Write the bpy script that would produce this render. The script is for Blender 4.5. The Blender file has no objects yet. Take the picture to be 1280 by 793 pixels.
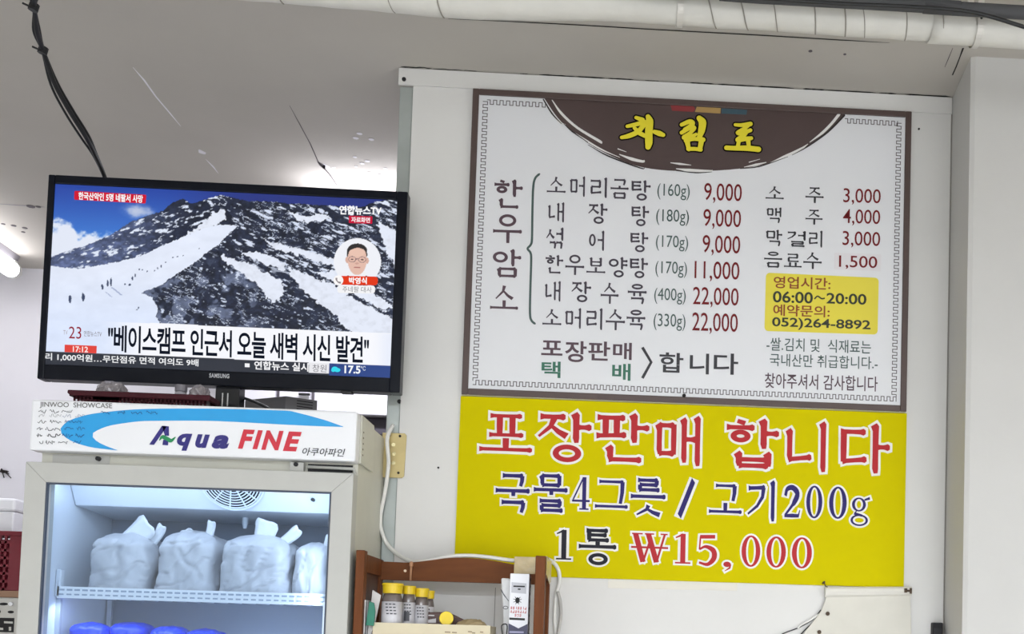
import bpy, math, random
import numpy as np
from mathutils import Vector, noise

# ------------------------------------------------------------------ camera, world, lights, exposure
SC = bpy.context.scene
COL = SC.collection
F, PITCH, YAW, ROLL, CX, CY = 1412.3, 0.0500, -0.05184, -0.02803, 842.2, 735.1
EYE = np.array([0.0, -2.4, 1.45])


def rot(p, y, r):
    cp, sp, cy, sy, cr, sr = math.cos(p), math.sin(p), math.cos(y), math.sin(y), math.cos(r), math.sin(r)
    Rz = np.array([[cy, -sy, 0], [sy, cy, 0], [0, 0, 1]])
    Rx = np.array([[1, 0, 0], [0, cp, -sp], [0, sp, cp]])
    Ry = np.array([[cr, 0, sr], [0, 1, 0], [-sr, 0, cr]])
    return Rz @ Rx @ Ry


M = rot(PITCH, YAW, ROLL)
cam_d = bpy.data.cameras.new('camera')
cam = bpy.data.objects.new('camera', cam_d)
COL.objects.link(cam)
from mathutils import Matrix
cam.matrix_world = Matrix(((M[0, 0], M[0, 2], -M[0, 1], EYE[0]), (M[1, 0], M[1, 2], -M[1, 1], EYE[1]),
                           (M[2, 0], M[2, 2], -M[2, 1], EYE[2]), (0, 0, 0, 1)))
cam_d.sensor_width = 36
cam_d.sensor_fit = 'HORIZONTAL'
cam_d.lens = F / 1280 * 36
cam_d.shift_x = (640 - CX) / 1280
cam_d.shift_y = (CY - 396.5) / 1280
cam_d.clip_start = 0.02
SC.camera = cam

SC.view_settings.view_transform = 'Standard'
SC.view_settings.look = 'None'
SC.view_settings.gamma = 1
SC.view_settings.exposure = 0.0
SC.view_settings.use_curve_mapping = False

w = bpy.data.worlds.new('world')
SC.world = w
w.use_nodes = True
w.node_tree.nodes['Background'].inputs[0].default_value = (0.9, 0.95, 1, 1)
w.node_tree.nodes['Background'].inputs[1].default_value = 0.3


def area(name, loc, size, power, color=(1, 1, 1), rx=0.0, rz=0.0, ry=0.0):
    l = bpy.data.lights.new(name, 'AREA')
    l.shape = 'RECTANGLE'
    l.size, l.size_y = size
    l.energy = power
    l.color = color
    o = bpy.data.objects.new(name, l)
    o.location = loc
    o.rotation_euler = (rx, ry, rz)
    COL.objects.link(o)
    return o


WARM = (0.93, 1.0, 1.10)
COOL = (0.90, 0.91, 1.0)
# the dining room's bare ceiling fluorescents, behind the camera: facing down
for (lx, ly, lp) in ((-0.5, -4.3, 81), (0.9, -4.3, 86), (-0.5, -6.2, 99), (0.9, -6.2, 104)):
    area('room_light', (lx, ly, 2.45), (1.2, 0.2), lp, WARM)
for ly in (-2.8, -5.6):  # up-facing lamps added apart on the right to brighten the ceiling
    area('room_light', (2.2, ly, 2.42), (0.2, 1.2), 41, WARM, math.pi)
# the kitchen's tubes behind the partition, close under its ceiling
area('kitchen_light', (-0.62, 0.62, 2.50), (0.7, 0.12), 11, COOL)
area('kitchen_light', (-0.50, 0.66, 2.58), (0.7, 0.10), 2.6, COOL, math.pi)
area('kitchen_light', (-1.75, 0.60, 2.46), (0.15, 1.0), 4, COOL)


def at(px, py, Y):
    d = M @ np.array([(px - CX) / F, 1.0, -(py - CY) / F])
    return EYE + d * ((Y - EYE[1]) / d[1])


def pz(z, px, py):
    """point on the horizontal plane z under a pixel"""
    d = M @ np.array([(px - CX) / F, 1.0, -(py - CY) / F])
    return EYE + d * ((z - EYE[2]) / d[2])


def rect(pts, Y):
    """TL, TR, BR, BL -> x0, x1, z0, z1 averaged"""
    q = [at(x, y, Y) for x, y in pts]
    return ((q[0][0] + q[3][0]) / 2, (q[1][0] + q[2][0]) / 2, (q[2][2] + q[3][2]) / 2, (q[0][2] + q[1][2]) / 2)


# ------------------------------------------------------------------ materials
def lin(c):
    out = []
    for v in c[:3]:
        v = v / 255
        out.append(v / 12.92 if v <= 0.04045 else ((v + 0.055) / 1.055) ** 2.4)
    return (*out, 1)


MATS = {}


def mat(name, col, rough=0.6, metal=0.0, var=0.0, scale=20, bump=0.0, bscale=60, spec=0.5, emit=None, stretch=None, trans=0.0):
    if name in MATS:
        return MATS[name]
    m = bpy.data.materials.new(name)
    m.use_nodes = True
    nt = m.node_tree
    b = nt.nodes['Principled BSDF']
    b.inputs['Base Color'].default_value = lin(col)
    b.inputs['Roughness'].default_value = rough
    b.inputs['Metallic'].default_value = metal
    b.inputs['Specular IOR Level'].default_value = spec
    if trans:
        b.inputs['Transmission Weight'].default_value = trans
    if emit:
        b.inputs['Emission Color'].default_value = lin(col)
        b.inputs['Emission Strength'].default_value = emit
    if var or bump:
        tc = nt.nodes.new('ShaderNodeTexCoord')
        mp = nt.nodes.new('ShaderNodeMapping')
        nt.links.new(tc.outputs['Object'], mp.inputs['Vector'])
        if stretch:
            mp.inputs['Scale'].default_value = stretch
    if var:
        n = nt.nodes.new('ShaderNodeTexNoise')
        n.inputs['Scale'].default_value = scale
        n.inputs['Detail'].default_value = 5
        nt.links.new(mp.outputs['Vector'], n.inputs['Vector'])
        r = nt.nodes.new('ShaderNodeValToRGB')
        r.color_ramp.elements[0].position = 0.3
        r.color_ramp.elements[1].position = 0.7
        c = lin(col)
        r.color_ramp.elements[0].color = (*[v * (1 - var) for v in c[:3]], 1)
        r.color_ramp.elements[1].color = (*[min(1, v * (1 + var)) for v in c[:3]], 1)
        nt.links.new(n.outputs['Fac'], r.inputs['Fac'])
        nt.links.new(r.outputs['Color'], b.inputs['Base Color'])
    if bump:
        n2 = nt.nodes.new('ShaderNodeTexNoise')
        n2.inputs['Scale'].default_value = bscale
        n2.inputs['Detail'].default_value = 4
        nt.links.new(mp.outputs['Vector'], n2.inputs['Vector'])
        bp = nt.nodes.new('ShaderNodeBump')
        bp.inputs['Strength'].default_value = bump
        bp.inputs['Distance'].default_value = 0.004
        nt.links.new(n2.outputs['Fac'], bp.inputs['Height'])
        nt.links.new(bp.outputs['Normal'], b.inputs['Normal'])
    MATS[name] = m
    return m


def emat(name, col, s=1.0):
    if name in MATS:
        return MATS[name]
    m = bpy.data.materials.new(name)
    m.use_nodes = True
    nt = m.node_tree
    nt.nodes.clear()
    e = nt.nodes.new('ShaderNodeEmission')
    e.inputs[0].default_value = lin(col)
    e.inputs[1].default_value = s
    o = nt.nodes.new('ShaderNodeOutputMaterial')
    nt.links.new(e.outputs[0], o.inputs[0])
    MATS[name] = m
    return m


def clear_mat(name, tint, fac, rough=0.05):
    m = bpy.data.materials.new(name)
    m.use_nodes = True
    nt = m.node_tree
    nt.nodes.clear()
    t = nt.nodes.new('ShaderNodeBsdfTransparent')
    t.inputs[0].default_value = lin(tint)
    g = nt.nodes.new('ShaderNodeBsdfGlossy')
    g.inputs['Roughness'].default_value = rough
    mx = nt.nodes.new('ShaderNodeMixShader')
    mx.inputs[0].default_value = fac
    o = nt.nodes.new('ShaderNodeOutputMaterial')
    nt.links.new(t.outputs[0], mx.inputs[1])
    nt.links.new(g.outputs[0], mx.inputs[2])
    nt.links.new(mx.outputs[0], o.inputs[0])
    MATS[name] = m
    return m


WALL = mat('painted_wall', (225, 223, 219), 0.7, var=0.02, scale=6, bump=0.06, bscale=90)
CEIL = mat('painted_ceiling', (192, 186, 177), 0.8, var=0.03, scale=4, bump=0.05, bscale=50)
BACK = mat('kitchen_wall', (228, 226, 232), 0.7, var=0.02, scale=5)
FLOOR = mat('floor_tile', (188, 186, 182), 0.5, var=0.1, scale=6)
WHITEP = mat('white_plastic', (232, 232, 228), 0.4)
HEAD = mat('sign_acrylic', (240, 240, 242), 0.3)
BEIGE = mat('beige_enamel', (188, 187, 181), 0.42, var=0.02, scale=30)
BEIGED = mat('beige_enamel_body', (205, 203, 190), 0.45, var=0.04, scale=15)
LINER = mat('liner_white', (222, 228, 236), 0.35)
GASKET = mat('dark_gasket', (70, 78, 92), 0.6)
BLACK = mat('black_gloss', (20, 22, 28), 0.18)
BLACKM = mat('black_matte', (24, 24, 26), 0.6)
CABLE = mat('black_cable', (22, 22, 24), 0.5)
STEEL = mat('galvanised_steel', (176, 182, 178), 0.45, metal=0.35, var=0.07, scale=18)
BRASS = mat('brass_plate', (190, 172, 120), 0.4, metal=0.4, var=0.08, scale=25)
WOOD = mat('brown_wood', (110, 64, 33), 0.55, spec=.15, var=0.16, scale=10, stretch=(1, 6, 6))
WOODD = mat('dark_wood', (84, 50, 34), 0.5, var=0.16, scale=10, stretch=(6, 6, 1))
WOODV = mat('brown_wood_post', (108, 62, 33), 0.55, spec=.15, var=0.16, scale=10, stretch=(6, 6, 1))
CREAM = mat('cream_plastic', (214, 210, 198), 0.5, var=0.03, scale=20)
CRACK = mat('crack_dark', (38, 34, 32), 0.9)
PALE = mat('pale_scratch', (245, 242, 246), 0.8)
RUST = mat('rusty_metal', (88, 72, 58), 0.7, metal=0.3, var=0.3, scale=80)
CHROME = mat('chrome', (210, 212, 215), 0.2, metal=0.9)


# ------------------------------------------------------------------ mesh helpers
class MB:
    def __init__(self):
        self.v, self.f = [], []

    def add(self, vs, fs):
        n = len(self.v)
        self.v += [tuple(float(c) for c in p) for p in vs]
        self.f += [tuple(i + n for i in q) for q in fs]
        return self

    def box(self, x0, x1, y0, y1, z0, z1):
        p = [(x, y, z) for z in (z0, z1) for y in (y0, y1) for x in (x0, x1)]
        return self.add(p, [(0, 2, 3, 1), (4, 5, 7, 6), (0, 1, 5, 4), (1, 3, 7, 5), (3, 2, 6, 7), (2, 0, 4, 6)])

    def prism(self, poly, y0, y1):
        """poly of (x, z), extruded along Y"""
        n = len(poly)
        a = sum(poly[i][0] * poly[(i + 1) % n][1] - poly[(i + 1) % n][0] * poly[i][1] for i in range(n))
        if a < 0:
            poly = poly[::-1]
        vs = [(x, y0, z) for x, z in poly] + [(x, y1, z) for x, z in poly]
        fs = [tuple(range(n)), tuple(range(2 * n - 1, n - 1, -1))]
        fs += [(i, i + n, (i + 1) % n + n, (i + 1) % n) for i in range(n)]
        return self.add(vs, fs)

    def prism_x(self, poly, x0, x1):
        """poly of (y, z), extruded along X"""
        n = len(poly)
        a = sum(poly[i][0] * poly[(i + 1) % n][1] - poly[(i + 1) % n][0] * poly[i][1] for i in range(n))
        if a < 0:
            poly = poly[::-1]
        vs = [(x0, y, z) for y, z in poly] + [(x1, y, z) for y, z in poly]
        fs = [tuple(range(n - 1, -1, -1)), tuple(range(n, 2 * n))]
        fs += [(i, (i + 1) % n, (i + 1) % n + n, i + n) for i in range(n)]
        return self.add(vs, fs)

    def tube(self, pts, r, n=10, cap=True):
        pts = [Vector(p) for p in pts]
        rs = r if isinstance(r, (list, tuple)) else [r] * len(pts)
        vs, fs = [], []
        up = None
        for i, p in enumerate(pts):
            t = (pts[min(i + 1, len(pts) - 1)] - pts[max(i - 1, 0)]).normalized()
            if up is None:
                up = Vector((0, 0, 1)) if abs(t.z) < 0.9 else Vector((1, 0, 0))
            a = t.cross(up).normalized()
            up = a.cross(t).normalized()
            for k in range(n):
                an = 2 * math.pi * k / n
                vs.append(p + (a * math.cos(an) + up * math.sin(an)) * rs[i])
        for i in range(len(pts) - 1):
            for k in range(n):
                fs.append((i * n + k, i * n + (k + 1) % n, (i + 1) * n + (k + 1) % n, (i + 1) * n + k))
        if cap:
            fs.append(tuple(range(n - 1, -1, -1)))
            fs.append(tuple(range((len(pts) - 1) * n, len(pts) * n)))
        return self.add(vs, fs)

    def lathe(self, prof, c, n=24, axis='z', sx=1.0):
        vs, fs = [], []
        for r, h in prof:
            for k in range(n):
                an = 2 * math.pi * k / n
                a, b = r * math.cos(an) * sx, r * math.sin(an)
                p = {'z': (a, b, h), 'y': (a, h, b), 'x': (h, a, b)}[axis]
                vs.append((c[0] + p[0], c[1] + p[1], c[2] + p[2]))
        for i in range(len(prof) - 1):
            for k in range(n):
                fs.append((i * n + k, i * n + (k + 1) % n, (i + 1) * n + (k + 1) % n, (i + 1) * n + k))
        fs.append(tuple(range(n - 1, -1, -1)))
        fs.append(tuple(range((len(prof) - 1) * n, len(prof) * n)))
        return self.add(vs, fs)

    def flat(self, polys, fn):
        """flat 2-D polygons (lists of (x, y)) mapped by fn to 3-D"""
        for p in polys:
            self.add([fn(x, y) for x, y in p], [tuple(range(len(p)))])
        return self

    def strokes(self, groups, fn, d=5e-5):
        """flat stroke groups, each a hair in front of the one before"""
        for k, g in enumerate(groups):
            for p in g:
                q = [fn(x, y) for x, y in p]
                a = sum(q[i][0] * q[(i + 1) % len(q)][2] - q[(i + 1) % len(q)][0] * q[i][2] for i in range(len(q)))
                if a < 0:
                    q = q[::-1]
                self.add([(v[0], v[1] - d * k, v[2]) for v in q], [tuple(range(len(q)))])
        return self

    def build(self, name, m, parent=None, bevel=0.0, smooth=False, seg=2):
        off = np.array((0.0, 0.0, 0.0))
        q = parent
        while q is not None:
            off = off + np.array(q.location)
            q = q.parent
        me = bpy.data.meshes.new(name)
        me.from_pydata([tuple(np.array(p) - off) for p in self.v], [], self.f)
        me.materials.append(m)
        me.validate()
        me.update()
        if smooth:
            for p in me.polygons:
                p.use_smooth = True
        o = bpy.data.objects.new(name, me)
        COL.objects.link(o)
        if parent:
            o.parent = parent
        if bevel:
            b = o.modifiers.new('bevel', 'BEVEL')
            b.width = bevel
            b.segments = seg
            b.limit_method = 'ANGLE'
            b.angle_limit = math.radians(40)
        return o


def tag(o, label=None, cat=None, group=None, kind=None):
    if label:
        o['label'] = label
    if cat:
        o['category'] = cat
    if group:
        o['group'] = group
    if kind:
        o['kind'] = kind
    return o


def thing(name, label, cat, loc, group=None):
    o = bpy.data.objects.new(name, None)
    o.empty_display_size = 0.05
    o.location = tuple(float(c) for c in loc)
    COL.objects.link(o)
    return tag(o, label, cat, group)


def struct(name, mb, m, bevel=0.0, parent=None):
    o = mb.build(name, m, parent, bevel)
    if parent is None:
        o['kind'] = 'structure'
    return o


def smooth_path(pts, sub=6):
    """Catmull-Rom through the points"""
    P = [np.array(p, float) for p in pts]
    P = [2 * P[0] - P[1]] + P + [2 * P[-1] - P[-2]]
    out = []
    for i in range(1, len(P) - 2):
        for s in range(sub):
            t = s / sub
            out.append(0.5 * (2 * P[i] + (P[i + 1] - P[i - 1]) * t + (2 * P[i - 1] - 5 * P[i] + 4 * P[i + 1] - P[i + 2]) * t * t
                              + (3 * P[i] - P[i - 1] - 3 * P[i + 1] + P[i + 2]) * t ** 3))
    out.append(P[-2])
    return out


# ------------------------------------------------------------------ lettering
def rib(pts, ws, e=0.0):
    """variable-width flat ribbon through 2-D points -> quads; e widens it all round"""
    P = [np.array(p, float) for p in pts]
    n = len(P)
    if e:
        d0 = P[0] - P[1]
        d1 = P[-1] - P[-2]
        P[0] = P[0] + d0 / (np.linalg.norm(d0) + 1e-9) * e
        P[-1] = P[-1] + d1 / (np.linalg.norm(d1) + 1e-9) * e
    L, R = [], []
    for i in range(n):
        t = P[min(i + 1, n - 1)] - P[max(i - 1, 0)]
        t = t / (np.linalg.norm(t) + 1e-9)
        nn = np.array([-t[1], t[0]])
        w_ = ws[i] / 2 + e
        L.append(P[i] + nn * w_)
        R.append(P[i] - nn * w_)
    return [[tuple(R[i]), tuple(R[i + 1]), tuple(L[i + 1]), tuple(L[i])] for i in range(n - 1)]


def ring(cx, cy, rx, ry, wx, wy, e=0.0, n=28):
    out = []
    for k in range(n):
        a, b = 2 * math.pi * k / n, 2 * math.pi * (k + 1) / n
        rox, roy, rix, riy = rx + e, ry + e, max(0.0, rx - wx - e), max(0.0, ry - wy - e)
        q = [(cx + rix * math.cos(a), cy + riy * math.sin(a)), (cx + rox * math.cos(a), cy + roy * math.sin(a)),
             (cx + rox * math.cos(b), cy + roy * math.sin(b)), (cx + rix * math.cos(b), cy + riy * math.sin(b))]
        out.append(q)
    return out


TH, TV = 0.07, 0.105       # horizontal and vertical stroke weights


def sH(x0, y0, x1, y1):
    t = TH
    L = max(abs(x1 - x0), 1e-3)
    k = min(0.07 / L, 0.3)
    f = lambda s: (x0 + (x1 - x0) * s, y0 + (y1 - y0) * s)
    return ('r', [f(0), f(k), f(0.5), f(1 - 1.4 * k), f(1 - k * 0.6), f(1)], [t * 1.55, t * 1.05, t, t * 1.15, t * 1.6, t * 0.9])


def sV(x, y1, y0, top=True):
    t = TV
    L = max(y1 - y0, 1e-3)
    k = min(0.1 / L, 0.3)
    f = lambda s, dx=0: (x + dx, y1 + (y0 - y1) * s)
    if top:
        return ('r', [f(0, -t * .35), f(k * 0.5, -t * .08), f(k * 1.3), f(0.6), f(1 - k), f(1, .01)], [t * 1.15, t * 1.3, t, t * .95, t, t * .65])
    return ('r', [f(0), f(0.5), f(1)], [t, t, t * .9])


def sD(pts, w0=1.0, w1=0.4):
    n = len(pts)
    return ('r', pts, [TV * (w0 + (w1 - w0) * i / (n - 1)) for i in range(n)])


def sO(x0, y0, x1, y1):
    return ('o', (x0 + x1) / 2, (y0 + y1) / 2, (x1 - x0) / 2, (y1 - y0) / 2, TV * .95, TH * 1.1)


def jamo(c, b, tall):
    """strokes of a consonant in box b; tall = beside a vertical vowel"""
    x0, y0, x1, y1 = b
    X = lambda u: x0 + (x1 - x0) * u
    Y = lambda v: y0 + (y1 - y0) * v
    if c == 'ㄱ':
        if tall:
            return [sH(X(.02), Y(.96), X(1), Y(1)), sD([(X(.92), Y(1)), (X(.86), Y(.62)), (X(.55), Y(.25)), (X(0), Y(-.08))], 1.1, .45)]
        return [sH(X(0), Y(1), X(1), Y(1)), sD([(X(.96), Y(1.0)), (X(.95), Y(.5)), (X(.88), Y(0))], 1.1, .8)]
    if c in 'ㄲㅆ':
        h = {'ㄲ': 'ㄱ', 'ㅆ': 'ㅅ'}[c]
        m = (x0 + x1) / 2
        return jamo(h, (x0, y0, m - .02, y1), tall and c != 'ㄲ') + jamo(h, (m + .03, y0, x1, y1), tall and c != 'ㄲ')
    if c == 'ㄴ':
        return [sV(X(.1), Y(1), Y(.0)), sH(X(.06), Y(.03), X(1), Y(.12 if tall else .03))]
    if c == 'ㄷ':
        return [sH(X(0), Y(1), X(.95), Y(1)), sV(X(.12), Y(1), Y(0), False), sH(X(.08), Y(.02), X(1), Y(.1 if tall else .02))]
    if c == 'ㅌ':
        return [sH(X(0), Y(1), X(.95), Y(1)), sH(X(.1), Y(.54), X(.9), Y(.54)), sV(X(.12), Y(1), Y(0), False),
                sH(X(.08), Y(.02), X(1), Y(.1 if tall else .02))]
    if c == 'ㄹ':
        return [sH(X(0), Y(1), X(.95), Y(1)), sV(X(.9), Y(1), Y(.5), False), sH(X(.08), Y(.53), X(.95), Y(.53)),
                sV(X(.1), Y(.53), Y(.0), False), sH(X(.06), Y(.02), X(1.04), Y(.1 if tall else .02))]
    if c == 'ㅁ':
        return [sV(X(.08), Y(1), Y(0)), sH(X(.08), Y(.96), X(.95), Y(.96)), sV(X(.92), Y(1), Y(0), False), sH(X(.08), Y(.04), X(.95), Y(.04))]
    if c == 'ㅂ':
        return [sV(X(.08), Y(1), Y(0)), sV(X(.92), Y(1), Y(0)), sH(X(.08), Y(.5), X(.92), Y(.5)), sH(X(.08), Y(.05), X(.92), Y(.05))]
    if c == 'ㅅ':
        return [sD([(X(.5), Y(1)), (X(.42), Y(.55)), (X(.0), Y(-.02))], 1.05, .4), sD([(X(.45), Y(.6)), (X(.7), Y(.25)), (X(1), Y(0))], .55, 1.15)]
    if c == 'ㅇ':
        return [sO(x0, y0, x1, y1)]
    if c == 'ㅈ':
        return [sH(X(.05), Y(1), X(.95), Y(1)), sD([(X(.56), Y(.98)), (X(.42), Y(.5)), (X(.0), Y(-.02))], 1.05, .4),
                sD([(X(.44), Y(.55)), (X(.7), Y(.25)), (X(1), Y(.02))], .55, 1.15)]
    if c == 'ㅊ':
        return [sD([(X(.42), Y(1.12)), (X(.62), Y(1.0))], .9, .9)] + jamo('ㅈ', (x0, y0, x1, Y(.82)), tall)
    if c == 'ㅋ':
        return jamo('ㄱ', b, tall) + [sH(X(.05), Y(.5), X(.85), Y(.56))]
    if c == 'ㅍ':
        return [sH(X(0), Y(1), X(1), Y(1)), sV(X(.3), Y(.98), Y(.08), False), sV(X(.7), Y(.98), Y(.08), False), sH(X(-.03), Y(.03), X(1.05), Y(.1 if tall else .03))]
    if c == 'ㅎ':
        return [sD([(X(.38), Y(1.12)), (X(.66), Y(1.0))], .75, .85), sH(X(0), Y(.78), X(1), Y(.78)), sO(X(.14), Y(0), X(.86), Y(.66))]
    return []


CHO = 'ㄱㄲㄴㄷㄸㄹㅁㅂㅃㅅㅆㅇㅈㅉㅊㅋㅌㅍㅎ'
JUNG = 'ㅏㅐㅑㅒㅓㅔㅕㅖㅗㅘㅙㅚㅛㅜㅝㅞㅟㅠㅡㅢㅣ'
JONG = ['', 'ㄱ', 'ㄲ', 'ㄳ', 'ㄴ', 'ㄵ', 'ㄶ', 'ㄷ', 'ㄹ', 'ㄺ', 'ㄻ', 'ㄼ', 'ㄽ', 'ㄾ', 'ㄿ', 'ㅀ', 'ㅁ', 'ㅂ', 'ㅄ', 'ㅅ', 'ㅆ', 'ㅇ', 'ㅈ', 'ㅊ', 'ㅋ', 'ㅌ', 'ㅍ', 'ㅎ']


def syllable(ch):
    k = ord(ch) - 0xAC00
    c, v, j = CHO[k // 588], JUNG[k % 588 // 28], JONG[k % 28]
    S = []
    if v in 'ㅏㅐㅑㅓㅔㅣ':
        dbl = v in 'ㅐㅔ'
        yb, ym = (.40, .72) if j else (0.0, .54)
        yt = 1.0
        r = .42 if dbl else (.55 if v in 'ㅏㅑ' else (.44 if v == 'ㅓ' else .58))
        S += jamo(c, (.04, .52, r, .92) if j else (.04, .22, r, .84), True)
        if v in 'ㅏㅑ':
            S.append(sV(.72, yt, yb))
            for y_ in ((ym,) if v == 'ㅏ' else (ym + .1, ym - .1)):
                S.append(sH(.74, y_, 1.0, y_))
        elif v == 'ㅓ':
            S += [sV(.88, yt, yb), sH(.56, ym, .86, ym)]
        elif v == 'ㅣ':
            S.append(sV(.84, yt, yb))
        elif v == 'ㅐ':
            S += [sV(.62, yt - .04, yb + .06), sV(.92, yt, yb), sH(.63, ym, .9, ym)]
        elif v == 'ㅔ':
            S += [sH(.46, ym, .66, ym), sV(.68, yt - .04, yb + .06), sV(.94, yt, yb)]
        if j:
            S += jamo(j, (.22, .03, .86, .31) if j != 'ㅇ' else (.3, .0, .82, .36), False)
    else:
        if j:
            S += jamo(c, (.2, .70, .8, .97), False)
            yh = .52 if v in 'ㅗㅛㅡ' else .58
            d = .14
            S += jamo(j, (.18, .02, .84, .28) if j != 'ㅇ' else (.26, 0, .78, .34), False)
        else:
            S += jamo(c, (.2, .45, .8, .97) if v in 'ㅗㅛㅡ' else (.2, .56, .8, .98), False)
            yh = .08 if v in 'ㅗㅛ' else (.1 if v == 'ㅡ' else .40)
            d = .3 if v in 'ㅗㅛ' else .4
        if v == 'ㅡ' and c == 'ㄱ' and not j:
            S = jamo('ㄱ', (.12, .2, .86, .95), False)
        S.append(sH(0, yh, 1, yh))
        if v == 'ㅗ':
            S.append(sV(.5, yh + d, yh, False))
        if v == 'ㅛ':
            S += [sV(.34, yh + d, yh, False), sV(.66, yh + d, yh, False)]
        if v == 'ㅜ':
            S.append(sV(.52, yh, yh - d - .0, False))
        if v == 'ㅠ':
            S += [sV(.34, yh, yh - (.2 if j else d), False), sV(.66, yh, yh - (.2 if j else d), False)]
    return S


def serif_char(ch):
    """strokes of figures and signs, unit box"""
    a, t = 0.2, 0.06
    if ch == '0':
        return [('o', .5, .5, .5, .5, .24, .055)]
    if ch == '1':
        return [('r', [(.5, .97), (.5, .04)], [.26, .26]), ('r', [(.12, .84), (.5, .95)], [.04, .08]), ('r', [(.1, .025), (.9, .025)], [.05, .05])]
    if ch == '2':
        return [('r', smooth_path([(.1, .7), (.2, .92), (.52, .97), (.8, .78), (.6, .48), (.1, .07)], 5),
                 [.16 + .1 * math.exp(-((i - 16) / 5) ** 2) - (.07 if i > 20 else 0) for i in range(26)]),
                ('r', [(.06, .05), (.5, .06), (.88, .06), (.96, .25)], [.1, .13, .12, .04])]
    if ch == '4':
        return [('r', [(.62, .98), (.06, .3)], [.07, .07]), ('r', [(.0, .27), (1, .27)], [.065, .065]), ('r', [(.68, 1), (.68, .02)], [.22, .22]),
                ('r', [(.42, .02), (.94, .02)], [.045, .045])]
    if ch == '5':
        return [('r', [(.2, .95), (.16, .52)], [.07, .07]), ('r', [(.18, .93), (.88, .95)], [.12, .12]),
                ('r', smooth_path([(.16, .53), (.45, .62), (.8, .5), (.84, .26), (.55, .05), (.15, .1)], 5),
                 [.07 + .17 * math.exp(-((i - 13) / 6) ** 2) for i in range(26)])]
    if ch == 'g':
        return [('o', .42, .74, .36, .24, .15, .05), ('o', .45, .2, .45, .2, .12, .055), ('r', [(.3, .52), (.18, .43), (.6, .36)], [.06, .1, .08]),
                ('r', [(.7, .9), (.98, .97)], [.06, .1])]
    if ch == ',':
        return [('o', .45, .72, .42, .28, .42, .28), ('r', [(.8, .72), (.75, .35), (.2, .02)], [.26, .2, .06])]
    if ch == '/':
        return [('r', [(.86, .99), (.12, .01)], [.22, .22])]
    if ch == '₩':
        return [('r', [(.1, .97), (.32, .03)], [.15, .15]), ('r', [(.32, .03), (.52, .8)], [.06, .06]), ('r', [(.46, .97), (.7, .03)], [.15, .15]),
                ('r', [(.7, .03), (.92, .97)], [.06, .06]), ('r', [(0, .975), (.3, .975)], [.045, .045]), ('r', [(.36, .975), (.62, .975)], [.045, .045]),
                ('r', [(.8, .975), (1, .975)], [.045, .045]), ('r', [(-.02, .52), (1.02, .52)], [.065, .065])]
    return []


def polys_of(S):
    return [rib(s[1], s[2]) if s[0] == 'r' else ring(*s[1:]) for s in S]


def glyph(ch):
    return syllable(ch) if 0xAC00 <= ord(ch) <= 0xD7A3 else serif_char(ch)


def bbox(polys):
    a = np.array([p for q in polys for p in q])
    return a[:, 0].min(), a[:, 0].max(), a[:, 1].min(), a[:, 1].max()


def place_fn(bb, x0, x1, yt, yb, Y, slope=0.033, lean=0.02):
    """map bbox bb onto the photo box x0..x1, yt..yb on the plane Y (rows slope with the board)"""
    c = (x0 + x1) / 2
    O = at(x0, yb - slope * (c - x0), Y)
    U = at(x1, yb + slope * (x1 - c), Y) - O
    V = at(x0 + lean * (yb - yt), yt - slope * (c - x0), Y) - O
    a0, a1, b0, b1 = bb
    return lambda x, y: O + U * ((x - a0) / (a1 - a0)) + V * ((y - b0) / (b1 - b0))


def myeongjo(mb, ch, box, Y, halo=None, hY=None, e=0.0):
    S = glyph(ch)
    p = polys_of(S)
    bb = bbox([q for g in p for q in g])
    mb.strokes(p, place_fn(bb, *box, Y))
    if halo is not None:
        # the same strokes widened by an equal real margin, one layer behind
        a0, a1, b0, b1 = bb
        sx = (box[1] - box[0]) / (a1 - a0)
        sy = (box[3] - box[2]) / (b1 - b0)
        fh = place_fn((a0, a1, b0, b1), *box, hY)
        q = []
        for s in S:
            if s[0] == 'r':
                P = [(x * sx, y * sy) for x, y in s[1]]
                W = [w_ * (sx + sy) / 2 for w_ in s[2]]
                q.append(rib(P, W, e))
            else:
                q.append(ring(s[1] * sx, s[2] * sy, s[3] * sx, s[4] * sy, s[5] * sx, s[6] * sy, e))
        halo.strokes(q, lambda x, y: fh(x / sx, y / sy), 3e-5)


def sans_polys(text, bold=0.0, shear=0.0, space=1.0):
    """triangulated outlines of a built-in-font text as flat polygons"""
    c = bpy.data.curves.new('text', 'FONT')
    c.body = text
    c.offset = bold
    c.shear = shear
    c.space_character = space
    c.resolution_u = 4
    o = bpy.data.objects.new('text', c)
    COL.objects.link(o)
    dg = bpy.context.evaluated_depsgraph_get()
    me = bpy.data.meshes.new_from_object(o.evaluated_get(dg))
    vs = [(v.co.x, v.co.y) for v in me.vertices]
    out = [[vs[i] for i in p.vertices] for p in me.polygons]
    bpy.data.objects.remove(o)
    bpy.data.curves.remove(c)
    bpy.data.meshes.remove(me)
    return out


def sans(mb, text, box, Y, bold=0.0, shear=0.0, slope=0.033, space=1.0):
    p = sans_polys(text, bold, shear, space)
    mb.flat(p, place_fn(bbox(p), *box, Y, slope))


def flatpx(mb, pts, Y):
    """a flat polygon given by its outline on plane Y"""
    q = [at(x, y, Y) for x, y in pts]
    n = len(q)
    a = sum(q[i][0] * q[(i + 1) % n][2] - q[(i + 1) % n][0] * q[i][2] for i in range(n))
    if a < 0:
        q = q[::-1]
    mb.add(q, [tuple(range(n))])


def ribpx(mb, pts, ws, Y):
    mb.flat(rib(pts, ws if isinstance(ws, list) else [ws] * len(pts)), lambda x, y: at(x, y, Y))


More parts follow.
